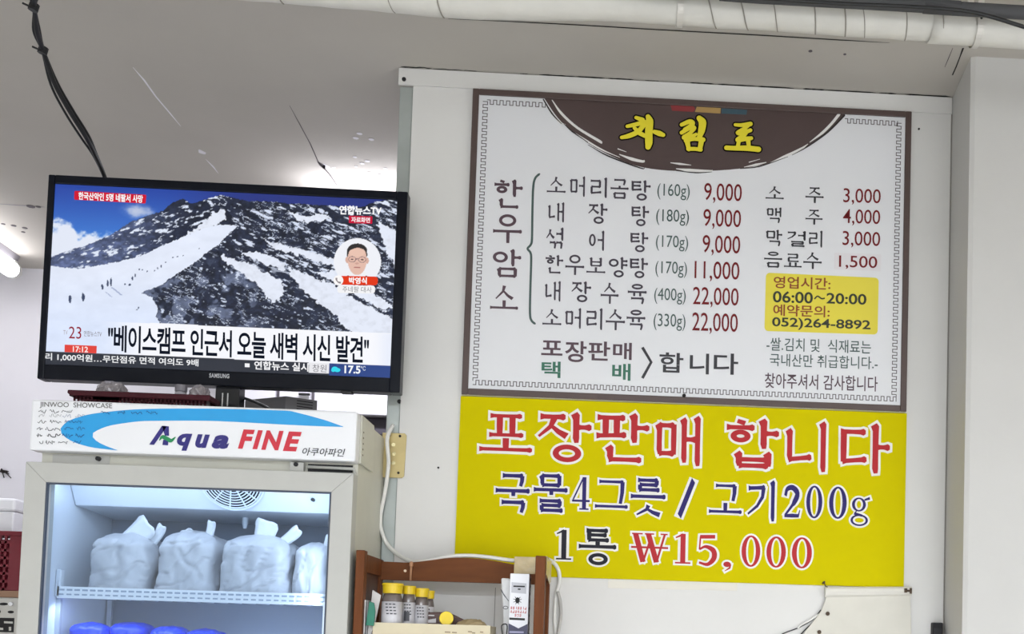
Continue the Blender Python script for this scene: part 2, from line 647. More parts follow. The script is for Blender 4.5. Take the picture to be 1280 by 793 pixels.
def rrpx(mb, tl, tr, br, bl, r, Y):
    """rounded quadrilateral"""
    c = [np.array(p, float) for p in (tl, tr, br, bl)]
    out = []
    for i in range(4):
        a, b, d = c[i - 1], c[i], c[(i + 1) % 4]
        u = (a - b) / np.linalg.norm(a - b)
        v = (d - b) / np.linalg.norm(d - b)
        for s in range(6):
            an = s / 5 * math.pi / 2
            out.append(b + u * r * (1 - math.sin(an)) + v * r * (1 - math.cos(an)))
    flatpx(mb, out, Y)


# ------------------------------------------------------------------ the setting
ZC = float((at(502, 84, 0)[2] + at(1190, 123, 0)[2]) / 2)          # ceiling
YB = float(pz(ZC, 45, 336)[1])                                    # kitchen back wall
WX0 = float(at(498, 110, 0)[0])
WX0 = (WX0 + float(at(477, 690, 0)[0])) / 2                          # free end of the partition
CXL = float((at(1191, 122, 0)[0] + at(1180, 790, 0)[0]) / 2)         # corner with the column
YC = -0.175                                                        # column front
CXF = float((at(1222, 72, YC)[0] + at(1199, 790, YC)[0]) / 2)
XL, XR, YF = -3.2, 3.0, -7.6

struct('floor', MB().box(XL, XR, YF, YB, -0.05, 0), FLOOR)
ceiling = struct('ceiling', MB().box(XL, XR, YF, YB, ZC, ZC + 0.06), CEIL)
struct('wall_back', MB().box(XL, XR, YB, YB + 0.1, 0, ZC), BACK)
struct('wall_left', MB().box(XL - 0.1, XL, YF, YB, 0, ZC), WALL)
struct('wall_right', MB().box(XR, XR + 0.1, YF, YB, 0, ZC), WALL)
struct('wall_front', MB().box(XL, XR, YF - 0.1, YF, 0, ZC), WALL)
PX0 = float((at(515.5, 110, 0)[0] + at(494, 690, 0)[0]) / 2)         # white panel starts right of the steel post
partition = struct('wall_partition', MB().box(PX0, CXL - .0002, 0.0, 0.08, 0, ZC), WALL)
CH = .006
foot_c = [(CXL, 0.0), (CXF - .003, YC + .004), (CXF + CH, YC), (XR, YC), (XR, 0.08), (CXL, 0.08)]
n = len(foot_c)
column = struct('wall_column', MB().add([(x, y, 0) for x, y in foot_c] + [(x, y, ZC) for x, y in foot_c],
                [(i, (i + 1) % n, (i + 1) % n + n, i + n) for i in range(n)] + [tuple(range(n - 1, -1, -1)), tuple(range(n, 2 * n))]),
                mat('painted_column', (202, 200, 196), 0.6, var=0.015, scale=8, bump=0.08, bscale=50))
# steel corner post and the head strip above it
zs = float(at(505, 107, 0)[2])
post = struct('trim_1', MB().box(WX0, PX0 - 0.001, 0.004, 0.079, 0, zs), STEEL, bevel=0.002)
MB().box(float(at(618.5, 760, 0)[0]) - .0006, float(at(618.5, 760, 0)[0]) + .0006, -.0006, -.0001, 0, float(at(619, 735, 0)[2])).build('panel_seam', mat('joint_grey', (150, 145, 138), .9), partition)
strip = struct('trim_2', MB().box(WX0 - 0.002, CXL - 0.002, -0.004, -0.0002, zs, ZC - 0.002), WALL)
MB().lathe([(0.0045, -0.006), (0.0045, -0.0041)], (at(505.5, 100.5, 0)[0], 0, at(505.5, 100.5, 0)[2]), 12, 'y').build('screw', BLACKM, strip)
MB().lathe([(0.0045, 0.0), (0.0045, 0.0038)], (at(499, 502, 0)[0], 0, at(499, 502, 0)[2]), 12, 'y').build('screw', BLACKM, post)
for (sx, sy) in ((548, 585), (1148.5, 161.5)):
    q = at(sx, sy, 0)
    MB().lathe([(0.0022, -0.002), (0.0022, -0.0002)], q, 10, 'y').build('nail_hole', CRACK, partition)

# open joint and cracks
cr = MB()
rnd = random.Random(3)
for (xa, ya, xb, yb, wd) in ((501, 83.5, 540, 85.5, 1.6), (541, 86, 578, 88, .9), (580, 88, 596, 89.5, .7), (650, 92.5, 660, 93.5, .9), (674, 94, 720, 97.5, 1.8),
                             (720, 97, 756, 99.5, 1.8), (760, 100.5, 792, 102, 1.6), (806, 103, 824, 103.8, .9), (862, 105.7, 892, 107, 1.6),
                             (897, 107, 946, 109.6, 1.7), (946, 109.6, 992, 112, 1.9), (1003, 113, 1030, 114.5, 2.2), (1030, 115, 1094, 117.5, 1.5),
                             (1098, 117.4, 1120, 118.5, 1.8), (1130, 119, 1188, 121.5, 2.2)):
    n = 8
    pts = []
    for i in range(n + 1):
        q = pz(ZC - 0.0005, xa + (xb - xa) * i / n, ya + (yb - ya) * i / n)
        pts.append((q[0], min(q[1] + rnd.uniform(-.002, .002), -0.0045)))
    ws = [wd * 0.0028 * rnd.uniform(.6, 1.2) for _ in pts]
    ws[0] = ws[-1] = 0.001
    cr.flat(rib(pts, ws), lambda x, y: (x, y, ZC - 0.0006))
cr.build('joint_crack', CRACK, ceiling)


def ceil_line(name, pts, ws, m):
    b = MB()
    P = [pz(ZC - 0.0005, x, y) for x, y in pts]
    b.flat(rib([(p[0], p[1]) for p in P], ws), lambda x, y: (x, y, ZC - 0.0006))
    return b.build(name, m, ceiling)


ceil_line('seam_crack', [(560, 23.5), (640, 27), (720, 31), (820, 37), (950, 44), (1050, 50), (1112, 53.5)], [.001, .003, .004, .004, .0045, .004, .001], CRACK)
ceil_line('seam_crack', [(362, 132), (375, 156), (388, 180), (398, 203), (412, 218), (422, 233)], [.001, .002, .0025, .003, .004, .003], mat('crack_grey', (96, 88, 90), .9))
ceil_line('paint_scratch', [(166, 84), (180, 100), (195, 121), (212, 141), (226, 158)], [.001, .005, .004, .004, .001], PALE)
ceil_line('paint_chip', [(249, 187), (253, 191), (256, 193)], [.004, .02, .004], PALE)
ceil_line('paint_scratch', [(257, 199), (266, 208), (273, 217)], [.001, .005, .001], PALE)
ceil_line('paint_chip', [(404, 205), (408, 209), (414, 212), (419, 209)], [.004, .02, .016, .004], PALE)
ceil_line('crack', [(397, 202), (403, 207), (406, 212)], [.003, .016, .003], mat('crack_grey', (96, 88, 90), .9))
ceil_line('seam_crack', [(1204, 60), (1200, 71), (1195, 84), (1190.5, 94)], [.004, .0025, .003, .003], CRACK)
ceil_line('seam_crack', [(1191, 60), (1186, 72), (1181, 84)], [.001, .002, .001], mat('crack_grey', (96, 88, 90), .9))
ceil_line('seam_crack', [(0, 255), (20, 256.5), (40, 258), (56, 259)], [.004, .006, .005, .004], mat('seam_grey', (150, 145, 152), .9))
for (sx, sy, sr) in ((38.5, 258, .012), (48, 258.5, .007), (17, 282, .008), (31, 285, .008), (29, 290, .006), (4, 280, .006), (1013, 63.5, .004), (1056, 67.5, .003)):
    q = pz(ZC, sx, sy)
    MB().lathe([(sr, -.0015), (sr, -.0002)], q, 8).build('stain', mat('seam_grey2', (105, 98, 102), .9), ceiling)
for i in range(16):
    q = pz(ZC, rnd.uniform(440, 492), rnd.uniform(165, 238))
    MB().lathe([(rnd.uniform(.004, .008), -.0012), (.004, -.0002)], q, 8).build('paint_blister', PALE, ceiling)

# corner line between partition and column
MB().box(CXL - .003, CXL - .0006, -0.0012, -0.0002, 0, zs).build('joint_crack', mat('joint_grey', (150, 145, 138), .9), partition)

# ------------------------------------------------------------------ big pipe, hoses and hangers under the ceiling
YP = -0.45
pts = [(170, -34), (330, -19), (457, -9), (560, 1), (660, 4), (760, 5), (850, 11), (1000, 20), (1100, 27), (1215, 35), (1300, 42)]
P0 = [at(x, y, YP) for x, y in pts]
PP = smooth_path([np.array((XL + .002, YP, ZC - .03)), np.array((-1.8, YP, ZC - .03))] + P0 + [np.array((XR - .002, YP, P0[-1][2]))], 8)
for p in PP:
    p[2] = min(p[2], ZC - 0.030)
pipe = thing('insulated_pipe', 'white wrapped pipe running along the ceiling above the menu board', 'pipe', (PP[50][0], YP, ZC))
mb = MB()
rr = [0.0275 + 0.0014 * noise.noise(Vector((i * .55, 1.3, 0))) for i in range(len(PP))]
mb.tube(PP, rr, 20)
mb.build('pipe_wrap', mat('pipe_wrap', (214, 211, 203), 0.5, var=0.04, scale=25, bump=0.35, bscale=28), pipe, smooth=True)
for px, tilt in ((352, .004), (485, .006), (551, .005), (884, .008), (921, .008), (956, .006), (1019, .004), (1048, .004), (1079, .005), (1128, .003), (1173, .003), (1265, .004)):
    j = min(range(len(PP)), key=lambda i: abs(PP[i][0] - at(px, 20, YP)[0]))
    c = PP[j]
    arc = []
    for k in range(-9, 6):
        an = k / 9 * math.pi * .6 - math.pi * .5
        arc.append((c[0] - tilt * (k / 3.0) * .7, c[1] + math.cos(an + math.pi * .5 + math.pi) * .0283, c[2] + math.sin(an + math.pi * .5) * .0283))
    MB().tube(arc, .0008 + .0006 * rnd.random(), 6).build('wrap_seam', mat('wrap_seam', (150, 144, 134), .8), pipe)
for px in (847, 1222):
    j = min(range(len(PP)), key=lambda i: abs(PP[i][0] - at(px, 20, YP)[0]))
    c = PP[j]
    h = thing('pipe_strap', 'white perforated metal strap around the wrapped pipe %s' % ('above the menu board title' if px < 1000 else 'beside the white column'),
              'bracket', (c[0], YP, ZC))
    mb = MB()
    n = 20
    a0, a1 = -math.pi * 1.02, math.pi * .02
    prev = None
    vs, fs = [], []
    for k in range(n + 1):
        an = a0 + (a1 - a0) * k / n
        for dx in (-.0055, .0055):
            for r_ in (.0296, .0308):
                vs.append((c[0] + dx, c[1] + math.cos(an) * r_, c[2] + math.sin(an) * r_))
    for s in (0, 1):
        pass
    for k in range(n):
        a, b = k * 4, k * 4 + 4
        fs += [(a, b, b + 2, a + 2), (a + 1, a + 3, b + 3, b + 1), (a, a + 1, b + 1, b), (a + 2, b + 2, b + 3, a + 3)]
    mb.add(vs, fs)
    mb.box(c[0] - .0055, c[0] + .0055, c[1] - .0308, c[1] - .0296, c[2], ZC)
    mb.box(c[0] - .0055, c[0] + .0055, c[1] + .0296, c[1] + .0308, c[2], ZC)
    mb.build('strap_band', mat('strap_metal', (214, 210, 202), .45, metal=.3), h)
    for dz in (.004, .016):
        MB().lathe([(.0022, -.0316), (.0022, -.0309)], (c[0], c[1], c[2] + dz), 8, 'y').build('strap_hole', CRACK, h)
YD = -0.51
hose = [np.array((XL + .002, YD, ZC - .013))] + [at(x, y, YD) for x, y in ((760, -22), (900, -8), (1000, -1.5), (1100, 4), (1200, 10), (1300, 17))]
for h_ in hose:
    h_[2] = min(h_[2], ZC - .012)
hose.append(np.array((XR - .002, YD, hose[-1][2])))
tag(MB().tube(smooth_path(hose), .0115, 14).build('drain_hose', mat('dark_hose', (70, 70, 72), .7), smooth=True),
    'dark grey hose lying along the top of the wrapped pipe', 'hose')
cabp = [np.array((-.35, -.54, ZC - .004))] + [at(x, y, -0.54) for x, y in ((820, -14), (930, -4), (1050, 4.5), (1140, 8.5), (1200, 13), (1235, 20), (1262, 28), (1300, 40))]
tag(MB().tube(smooth_path(cabp), .0034, 8).build('power_cable', CABLE, smooth=True), 'thin black cable crossing the wrapped pipe near the white column', 'cable')

# ------------------------------------------------------------------ menu board
YM = -0.014
bx0, bx1, bz0, bz1 = rect(((591.5, 111.5), (1140.5, 140), (1131.5, 514), (576.8, 495)), YM)
board = thing('menu_board', 'grey-white menu board in a dark brown frame, hung above the yellow banner', 'sign', ((bx0 + bx1) / 2, 0, bz0))
BROWN = mat('brown_frame', (84, 68, 64), .5, var=.05, scale=30)
BROWN2 = mat('brown_print', (78, 62, 60), .5, var=.07, scale=6)
GREYW = mat('board_print', (228, 228, 230), .45)
MB().box(bx0, bx1, YM, -0.0006, bz0, bz1).build('panel', GREYW, board)
fw = .0135
mb = MB()
a_, b_ = YM - .004, YM - .0001
mb.box(bx0, bx0 + fw, a_, b_, bz0, bz1)
mb.box(bx1 - fw, bx1, a_, b_, bz0, bz1)
mb.box(bx0 + fw, bx1 - fw, a_, b_, bz0, bz0 + fw)
mb.box(bx0 + fw, bx1 - fw, a_, b_, bz1 - fw, bz1)
mb.build('frame', BROWN, board, bevel=.0015)
L1, L2, L3, L4 = YM - .0004, YM - .0008, YM - .0012, YM - .0016
# key-pattern border
mb = MB()
ix0, ix1, iz0, iz1 = bx0 + fw + .009, bx1 - fw - .009, bz0 + fw + .009, bz1 - fw - .009
arcL, arcR = at(682, 125, YM)[0], at(1056, 145, YM)[0]
lw = .0017
st = .0066
am = .0095


def key_h(x0, x1, z, s):
    n = max(1, int(round((x1 - x0) / (2 * st))))
    d = (x1 - x0) / (2 * n)
    for i in range(n):
        xa = x0 + 2 * i * d
        mb.flat([[(xa, z - lw / 2), (xa + d, z - lw / 2), (xa + d, z + lw / 2), (xa, z + lw / 2)]], lambda x, y: (x, L1, y))
        z2 = z + s * am
        mb.flat([[(xa + d, z2 - lw / 2), (xa + 2 * d, z2 - lw / 2), (xa + 2 * d, z2 + lw / 2), (xa + d, z2 + lw / 2)]], lambda x, y: (x, L1, y))
        zz0, zz1 = min(z, z2) - lw / 2, max(z, z2) + lw / 2
        for xx in (xa + d, xa + 2 * d):
            mb.flat([[(xx - lw / 2, zz0), (xx + lw / 2, zz0), (xx + lw / 2, zz1), (xx - lw / 2, zz1)]], lambda x, y: (x, L1, y))


def key_v(z0, z1, x, s):
    n = max(1, int(round((z1 - z0) / (2 * st))))
    d = (z1 - z0) / (2 * n)
    for i in range(n):
        za = z0 + 2 * i * d
        x2 = x + s * am
        mb.flat([[(x - lw / 2, za), (x + lw / 2, za), (x + lw / 2, za + d), (x - lw / 2, za + d)]], lambda a, b: (a, L1, b))
        mb.flat([[(x2 - lw / 2, za + d), (x2 + lw / 2, za + d), (x2 + lw / 2, za + 2 * d), (x2 - lw / 2, za + 2 * d)]], lambda a, b: (a, L1, b))
        xx0, xx1 = min(x, x2) - lw / 2, max(x, x2) + lw / 2
        for zz in (za + d, za + 2 * d):
            mb.flat([[(xx0, zz - lw / 2), (xx1, zz - lw / 2), (xx1, zz + lw / 2), (xx0, zz + lw / 2)]], lambda a, b: (a, L1, b))


key_h(ix0 + .008, arcL, iz1, -1)
key_h(arcR, ix1 - .008, iz1, -1)
key_h(ix0, ix1, iz0, 1)
key_v(iz0 + .008, iz1 - .004, ix0, 1)
key_v(iz0 + .008, iz1 - .004, ix1, -1)
mb.build('key_border', mat('print_grey', (92, 84, 86), .6), board)
# brown half disc with brushed rim
arc = smooth_path([(681, 124), (697, 147), (715, 164), (750, 188), (804.5, 209.5), (875, 214), (945, 208), (990, 193), (1022, 174), (1045, 155), (1057, 143)], 6)
mb = MB()
zt = bz1 - fw + .0008
q = [at(p[0], p[1], L1) for p in arc]
mb.add([(p[0], L1, p[2]) for p in q] + [(p[0], L1, zt) for p in q], [(i + 1, i, len(q) + i, len(q) + i + 1)[::-1] for i in range(len(q) - 1)])
mb.build('title_ground', BROWN2, board)
PW, PK = mat('print_white', (228, 226, 222), .5), mat('print_black', (40, 34, 34), .5)
for (pp, ww) in (([(690, 125), (702, 142), (722, 160), (750, 177), (751, 179)], [1, 3.2, 3, 3.4, .5]), ([(688, 140), (700, 153), (707, 156)], [.6, 3, .8]),
                 ([(713, 163), (730, 174), (752, 187), (775, 197)], [.8, 2.4, 2, .5]), ([(772, 186), (783, 190)], [1.4, .6]),
                 ([(774, 193), (790, 199), (804, 202), (805, 200)], [1, 4, 3, .5]), ([(838, 203.5), (850, 205), (864, 206.5)], [.8, 2.6, .6]),
                 ([(845, 211), (862, 213), (885, 214), (891, 213)], [1, 4, 3, .6]), ([(930, 209), (945, 206), (958, 203)], [.6, 3, .8]),
                 ([(936, 203), (950, 199)], [1.2, .5]), ([(960, 205), (980, 196), (1000, 187), (1010, 180)], [.6, 3, 3.4, .6]),
                 ([(1012, 178), (1028, 166), (1040, 154), (1048, 144), (1051, 141)], [.8, 3.4, 3.4, 3.6, 1])):
    mbw = MB()
    ribpx(mbw, smooth_path(pp, 4), list(np.interp(np.linspace(0, 1, (len(pp) - 1) * 4 + 1), np.linspace(0, 1, len(ww)), ww)), L2)
    mbw.build('brush_streak', PW, board)
for (pp, ww) in (([(679, 124), (690, 142), (702, 155)], [1.6, 1.8, .6]), ([(705, 155), (716, 165), (735, 178)], [.6, 1.8, .6]), ([(735, 181), (760, 195), (800, 210), (806, 210)], [.6, 1.8, 1.6, .5]),
                 ([(845, 213.5), (870, 216), (890, 215)], [.6, 1.6, .5]), ([(925, 211), (950, 208), (985, 196)], [.6, 1.5, .6]), ([(990, 194), (1010, 183), (1035, 165), (1056, 144)], [.6, 1.6, 2, 2])):
    mbk = MB()
    ribpx(mbk, smooth_path(pp, 4), list(np.interp(np.linspace(0, 1, (len(pp) - 1) * 4 + 1), np.linspace(0, 1, len(ww)), ww)), L3)
    mbk.build('brush_edge', PK, board)
for (nm, c, pts) in (('red_tab', (140, 50, 52), ((838, 131), (867, 133), (869, 136), (867, 140), (840, 138.5))), ('gold_tab', (176, 142, 84), ((871, 133.5), (901, 135), (900.5, 142), (868.5, 140))),
                     ('teal_tab', (60, 86, 98), ((902, 135.5), (934, 137.5), (933, 143.5), (902, 142)))):
    b = MB()
    flatpx(b, pts, L2)
    b.build(nm, mat(nm, c, .6), board)
# brush title
T = {'차': [([(795, 147), (803, 150)], [5, 7]), ([(784, 158), (793, 156), (806, 153), (805, 156), (797, 165), (786, 170), (777, 172)], [5, 6, 7, 7, 7, 7, 5]),
           ([(793, 160), (799, 166), (806, 170)], [5, 7, 6]), ([(810, 146), (812, 152), (811, 165), (811, 178), (810, 184)], [7, 11, 11, 11, 8]), ([(818, 165), (824, 167), (829, 169)], [6, 8, 6])],
     '림': [([(852, 156), (862, 152), (866, 154), (863, 158), (856, 162)], [5, 6, 6, 6, 5]), ([(852, 166), (862, 160), (868, 160), (862, 167), (855, 172), (866, 170), (870, 168)], [5, 6, 5, 5, 6, 5, 4]),
           ([(874, 148), (878, 153), (877, 163), (874, 172)], [7, 10, 9, 6]), ([(859, 177), (861, 187)], [7, 5]), ([(857, 176), (868, 174), (879, 175)], [5, 5, 6]), ([(877, 175), (875, 186)], [7, 6]), ([(860, 186.5), (869, 186.5), (876, 187.5)], [5, 5, 5])],
     '표': [([(919, 156), (927, 156.5), (938, 155)], [4, 5, 6]), ([(937, 155.5), (930, 161), (922, 166), (927, 167), (938, 163)], [5, 5, 5, 5, 5]), ([(934, 164), (929, 170), (922, 175), (930, 174), (939, 173)], [5, 6, 6, 6, 5]),
           ([(924, 175), (922, 184)], [5, 5]), ([(935, 174), (936, 184)], [6, 5]), ([(908, 185), (918, 185.5), (933, 185.5), (948, 187)], [6, 6, 7, 7])]}
for ch, ss in T.items():
    g1, g2 = [], []
    for pts, ws in ss:
        P = smooth_path(pts, 4)
        W = list(np.interp(np.linspace(0, 1, len(P)), np.linspace(0, 1, len(ws)), ws))
        W = [v * (.86 if ch == '차' else .97) for v in W]
        for i in range(0, len(P) - 1, 4):
            g1.append(rib(P[i:i + 5], W[i:i + 5]))
            g2.append(rib(P[i:i + 5], [v + 3.6 for v in W[i:i + 5]]))
        for i in range(0, len(P), 4):
            g1.append(ring(P[i][0], P[i][1], W[i] / 2, W[i] / 2, W[i] / 2, W[i] / 2, n=14))
            g2.append(ring(P[i][0], P[i][1], W[i] / 2 + 1.8, W[i] / 2 + 1.8, W[i] / 2 + 1.8, W[i] / 2 + 1.8, n=14))
    o = MB().strokes(g1, lambda x, y: at(x, y, L3 - .0016), 2.5e-5).build('title_letter', mat('print_yellow', (232, 216, 44), .5), board)
    MB().strokes(g2, lambda x, y: at(x, y, L2), 2.5e-5).build('title_outline', mat('outline_black', (16, 13, 14), .6, spec=.1), o)

INK = mat('ink_plum', (66, 58, 70), .5)
INKK = mat('ink_black', (48, 46, 52), .5)
INKG = mat('ink_green', (72, 92, 88), .5)
INKR = mat('ink_red', (118, 30, 34), .5, spec=.2)
TH, TV = 0.085, 0.115


def mj_row(items, m, name='dish_letter'):
    for ch, x0, x1, yt, yb in items:
        b = MB()
        myeongjo(b, ch, (x0, x1, yt, yb), L2)
        b.build(name, m, board)


mj_row([('한', 617.5, 653, 224, 261), ('우', 616, 652, 268, 304), ('암', 615.5, 651, 311, 347.5), ('소', 612.5, 647.5, 357, 387)], mat('ink_wine', (84, 62, 72), .5), 'heading_letter')
mj_row([('소', 683.5, 707, 221, 241), ('머', 712, 731, 220, 246), ('리', 738, 758.5, 221.5, 247.5), ('곰', 763, 785.5, 223.5, 249), ('탕', 789, 813, 225, 251)], INK)
mj_row([('내', 684.7, 705, 252.5, 278), ('장', 735, 759, 254, 280), ('탕', 789, 811, 257, 283)], INK)
mj_row([('섞', 682.5, 704, 284, 311), ('어', 736, 755, 288, 313.5), ('탕', 787.6, 810, 290, 315.5)], INK)
mj_row([('한', 681.7, 703.7, 318.6, 342.4), ('우', 706.5, 730, 318.6, 344), ('보', 733, 756.6, 321.8, 341.6), ('양', 760.6, 784, 321, 347), ('탕', 787, 809.6, 322, 348)], INK)
mj_row([('내', 680.7, 700.5, 351, 377), ('장', 714, 738.6, 351.5, 378), ('수', 750.6, 773, 353.5, 380), ('육', 784.5, 808, 355, 380.5)], INK)
mj_row([('소', 678, 701.6, 386.6, 406.5), ('머', 706, 726, 384.8, 411), ('리', 732.8, 752.7, 385, 412.6), ('수', 757, 781, 386.6, 413), ('육', 783, 806.4, 387.4, 413)], INK)
mj_row([('소', 957, 979.7, 233, 249), ('주', 1006.7, 1029.4, 234, 254)], INKK, 'drink_letter')
mj_row([('맥', 957.8, 976.5, 259, 279), ('주', 1006.7, 1028, 262, 281)], INKK, 'drink_letter')
mj_row([('막', 957, 977.5, 287, 308), ('걸', 984, 1007, 288.5, 309), ('리', 1011, 1027.7, 288, 309.5)], INKK, 'drink_letter')
mj_row([('음', 955, 977.5, 314.7, 335), ('료', 980, 1002, 317, 334.5), ('수', 1004, 1027, 315.5, 336.5)], INKK, 'drink_letter')


def s_row(text, box, m, name, bold=0.0, slope=0.033, Y=None, space=1.0):
    b = MB()
    sans(b, text, box, L2 if Y is None else Y, bold, 0, slope, space)
    b.build(name, m, board)


for t_, bx in (('(160g)', (821.5, 862, 230, 250)), ('(180g)', (820, 861, 262, 282)), ('(170g)', (819.7, 860, 294.5, 314)), ('(170g)', (819, 858.6, 327, 347)), ('(400g)', (817.6, 857, 360.5, 380.5)), ('(330g)', (816.8, 856.7, 392.5, 413.5))):
    s_row(t_, bx, INKG, 'weight_lettering')
for t_, bx in (('9,000', (880, 927, 229.5, 254.5)), ('9,000', (879, 926, 262, 287)), ('9,000', (878, 925, 294.5, 320)), ('11,000', (868, 924, 327, 352.5)), ('22,000', (866, 923, 359.5, 385)), ('22,000', (865, 922, 391.5, 418)),
               ('3,000', (1054, 1100.7, 236, 256.5)), ('4,000', (1053.6, 1100, 262, 282.5)), ('3,000', (1053, 1100, 289.5, 310))):
    s_row(t_, bx, INKR, 'price_lettering', .002)
b = MB()
rrpx(b, (1043, 316), (1101.5, 318), (1101, 339.5), (1042.5, 337), 1, L1)
b.build('price_sticker', mat('sticker_white', (226, 222, 224), .35), board)
s_row('1,500', (1048.6, 1096.4, 320, 337), INKR, 'price_lettering', .006)
for ch, bx in (('포', (676.4, 703, 426, 444.5)), ('장', (706, 733, 426.5, 453)), ('판', (735, 762.5, 427, 451)), ('매', (766, 789.5, 428.5, 450))):
    s_row(ch, bx, mat('ink_wine', (84, 62, 72), .5), 'takeout_lettering', .018)
GRN = mat('ink_teal', (52, 110, 88), .5)
for ch, bx in (('택', (676.7, 700.5, 452, 472.5)), ('배', (765, 788, 454.7, 476))):
    s_row(ch, bx, GRN, 'delivery_lettering', .018)
for ch, bx in (('합', (824, 854, 441, 466)), ('니', (862, 886, 442, 468)), ('다', (892, 922.5, 442, 468.5))):
    s_row(ch, bx, INKK, 'takeout_lettering', .016)
b = MB()
ribpx(b, [(803, 434.5), (814, 453), (803, 473)], [3.6, 3.6, 3.6], L2)
b.build('angle_bracket', INKK, board)
b = MB()
pp = smooth_path([(675, 217), (669, 223), (666.5, 235), (665.5, 265), (665, 298), (663.5, 306), (659.5, 311), (663, 316), (664, 325), (663, 360), (662.5, 392), (664.5, 401), (669.5, 405.5)], 5)
ribpx(b, pp, [1.2] + [2.8] * (len(pp) - 2) + [1.2], L2)
b.build('curly_brace', INKG, board)
b = MB()
rrpx(b, (957.5, 341), (1098.5, 347.5), (1097, 418.5), (955.5, 414), 5, L1)
b.build('yellow_box', mat('print_yellow_soft', (228, 212, 64), .5), board)
OR_ = mat('ink_brown', (140, 62, 24), .5)
NAV = mat('ink_olive', (44, 48, 34), .5)
s_row('영업시간:', (967, 1038, 346.5, 361.5), OR_, 'hours_lettering', .014)
s_row('06:00', (966, 1016, 364.5, 379), NAV, 'hours_lettering', .018)
b = MB()
ribpx(b, smooth_path([(1018, 374), (1022, 370.5), (1027, 373.5), (1031, 373)], 4), 1.8, L2)
b.build('tilde', NAV, board)
s_row('20:00', (1033, 1083, 367, 380.5), NAV, 'hours_lettering', .018)
s_row('예약문의:', (966.5, 1037, 381.5, 396), OR_, 'phone_lettering', .014)
s_row('052)264-8892', (965, 1088, 398.5, 413.5), NAV, 'phone_lettering', .018)
s_row('-쌀.김치 및  식재료는', (958, 1088.6, 424, 440.5), INKG, 'origin_lettering', .004)
s_row('국내산만 취급합니다.-', (962, 1097, 444, 460), INKG, 'origin_lettering', .004)
s_row('찾아주셔서 감사합니다', (955.7, 1097, 468.5, 487.5), mat('ink_wine', (84, 62, 72), .5), 'thanks_lettering', .008)
q = at(855, 495, YM - .004)
MB().lathe([(.004, -.003), (.004, -.0001)], q, 10, 'y').build('nail', CRACK, board)

# ------------------------------------------------------------------ yellow banner
YY = -0.005
yx0, yx1, yz0, yz1 = rect(((576.8, 496.5), (1133.8, 516), (1129.5, 734), (566.5, 719)), YY)
yz1 = min(yz1, bz0 - .0008)
banner = thing('price_banner', 'bright yellow take-out banner with red, blue and black lettering below the menu board', 'sign', ((yx0 + yx1) / 2, 0, yz0))
MB().box(yx0, yx1, YY, -0.0006, yz0, yz1).build('banner_sheet', mat('banner_yellow', (209, 195, 0), .6, var=.012, scale=10, spec=.05), banner)
HAL = mat('print_halo', (238, 234, 226), .5)
H1, H2 = YY - .0004, YY - .0012
TH, TV = 0.088, 0.118


def mj_big(items, m, e=3.0):
    for ch, x0, x1, yt, yb in items:
        b, h = MB(), MB()
        myeongjo(b, ch, (x0, x1, yt, yb), H2, h, H1, e)
        o = b.build('letter', m, banner)
        h.build('letter_outline', HAL, o)


mj_big([('포', 599, 665, 517, 565.5), ('장', 671.5, 738.7, 514.6, 578), ('판', 744.6, 811, 516, 579), ('매', 818, 875, 519, 582.5), ('합', 907.5, 973, 522.8, 586.7), ('니', 981, 1032, 526, 590), ('다', 1050, 1111.8, 528.7, 592)],
       mat('banner_red', (182, 40, 46), .5, spec=.2))
mj_big([('국', 619, 661.6, 591.6, 641.5), ('물', 666.6, 709, 592, 641.5), ('4', 714.8, 737, 596.6, 637.5), ('그', 743.6, 784.6, 600, 636), ('릇', 788, 831.5, 597.5, 646.7), ('/', 847, 868, 597.5, 649),
        ('고', 886, 927, 605, 642.5), ('기', 934, 968, 600, 652), ('2', 979.7, 1000, 606.4, 647.4), ('0', 1007.5, 1027.5, 607.4, 648.4), ('0', 1036, 1058, 608.7, 649), ('g', 1063, 1087, 621, 658)],
       mat('banner_blue', (44, 34, 104), .5, spec=.2), 2.4)
mj_big([('1', 695, 714, 662, 700), ('통', 723, 770, 660.5, 707)], mat('banner_black', (26, 25, 36), .5, spec=.2), 2.4)
mj_big([('₩', 788.5, 834.8, 667, 703.8), ('1', 843.6, 863, 667, 705), ('5', 873, 896, 668.7, 708), (',', 904, 914, 702.5, 714.6), ('0', 926.6, 950, 669.7, 709), ('0', 957.7, 982, 671, 710), ('0', 989.5, 1014.5, 672, 711)],
       mat('banner_red', (182, 40, 46), .5, spec=.2), 2.4)
b = MB()
P = [at(x, y, -.0028) for x, y in ((760, 723), (922, 728), (921.5, 739), (760, 735.5))]
zz = [p[2] for p in P]
b.prism([(p[0], p[2]) for p in P], -.0004, -.0002)
tag(b.build('adhesive_tape', mat('tape_beige', (216, 210, 196), .3)), 'translucent strip of tape stuck to the wall under the yellow banner', 'tape')

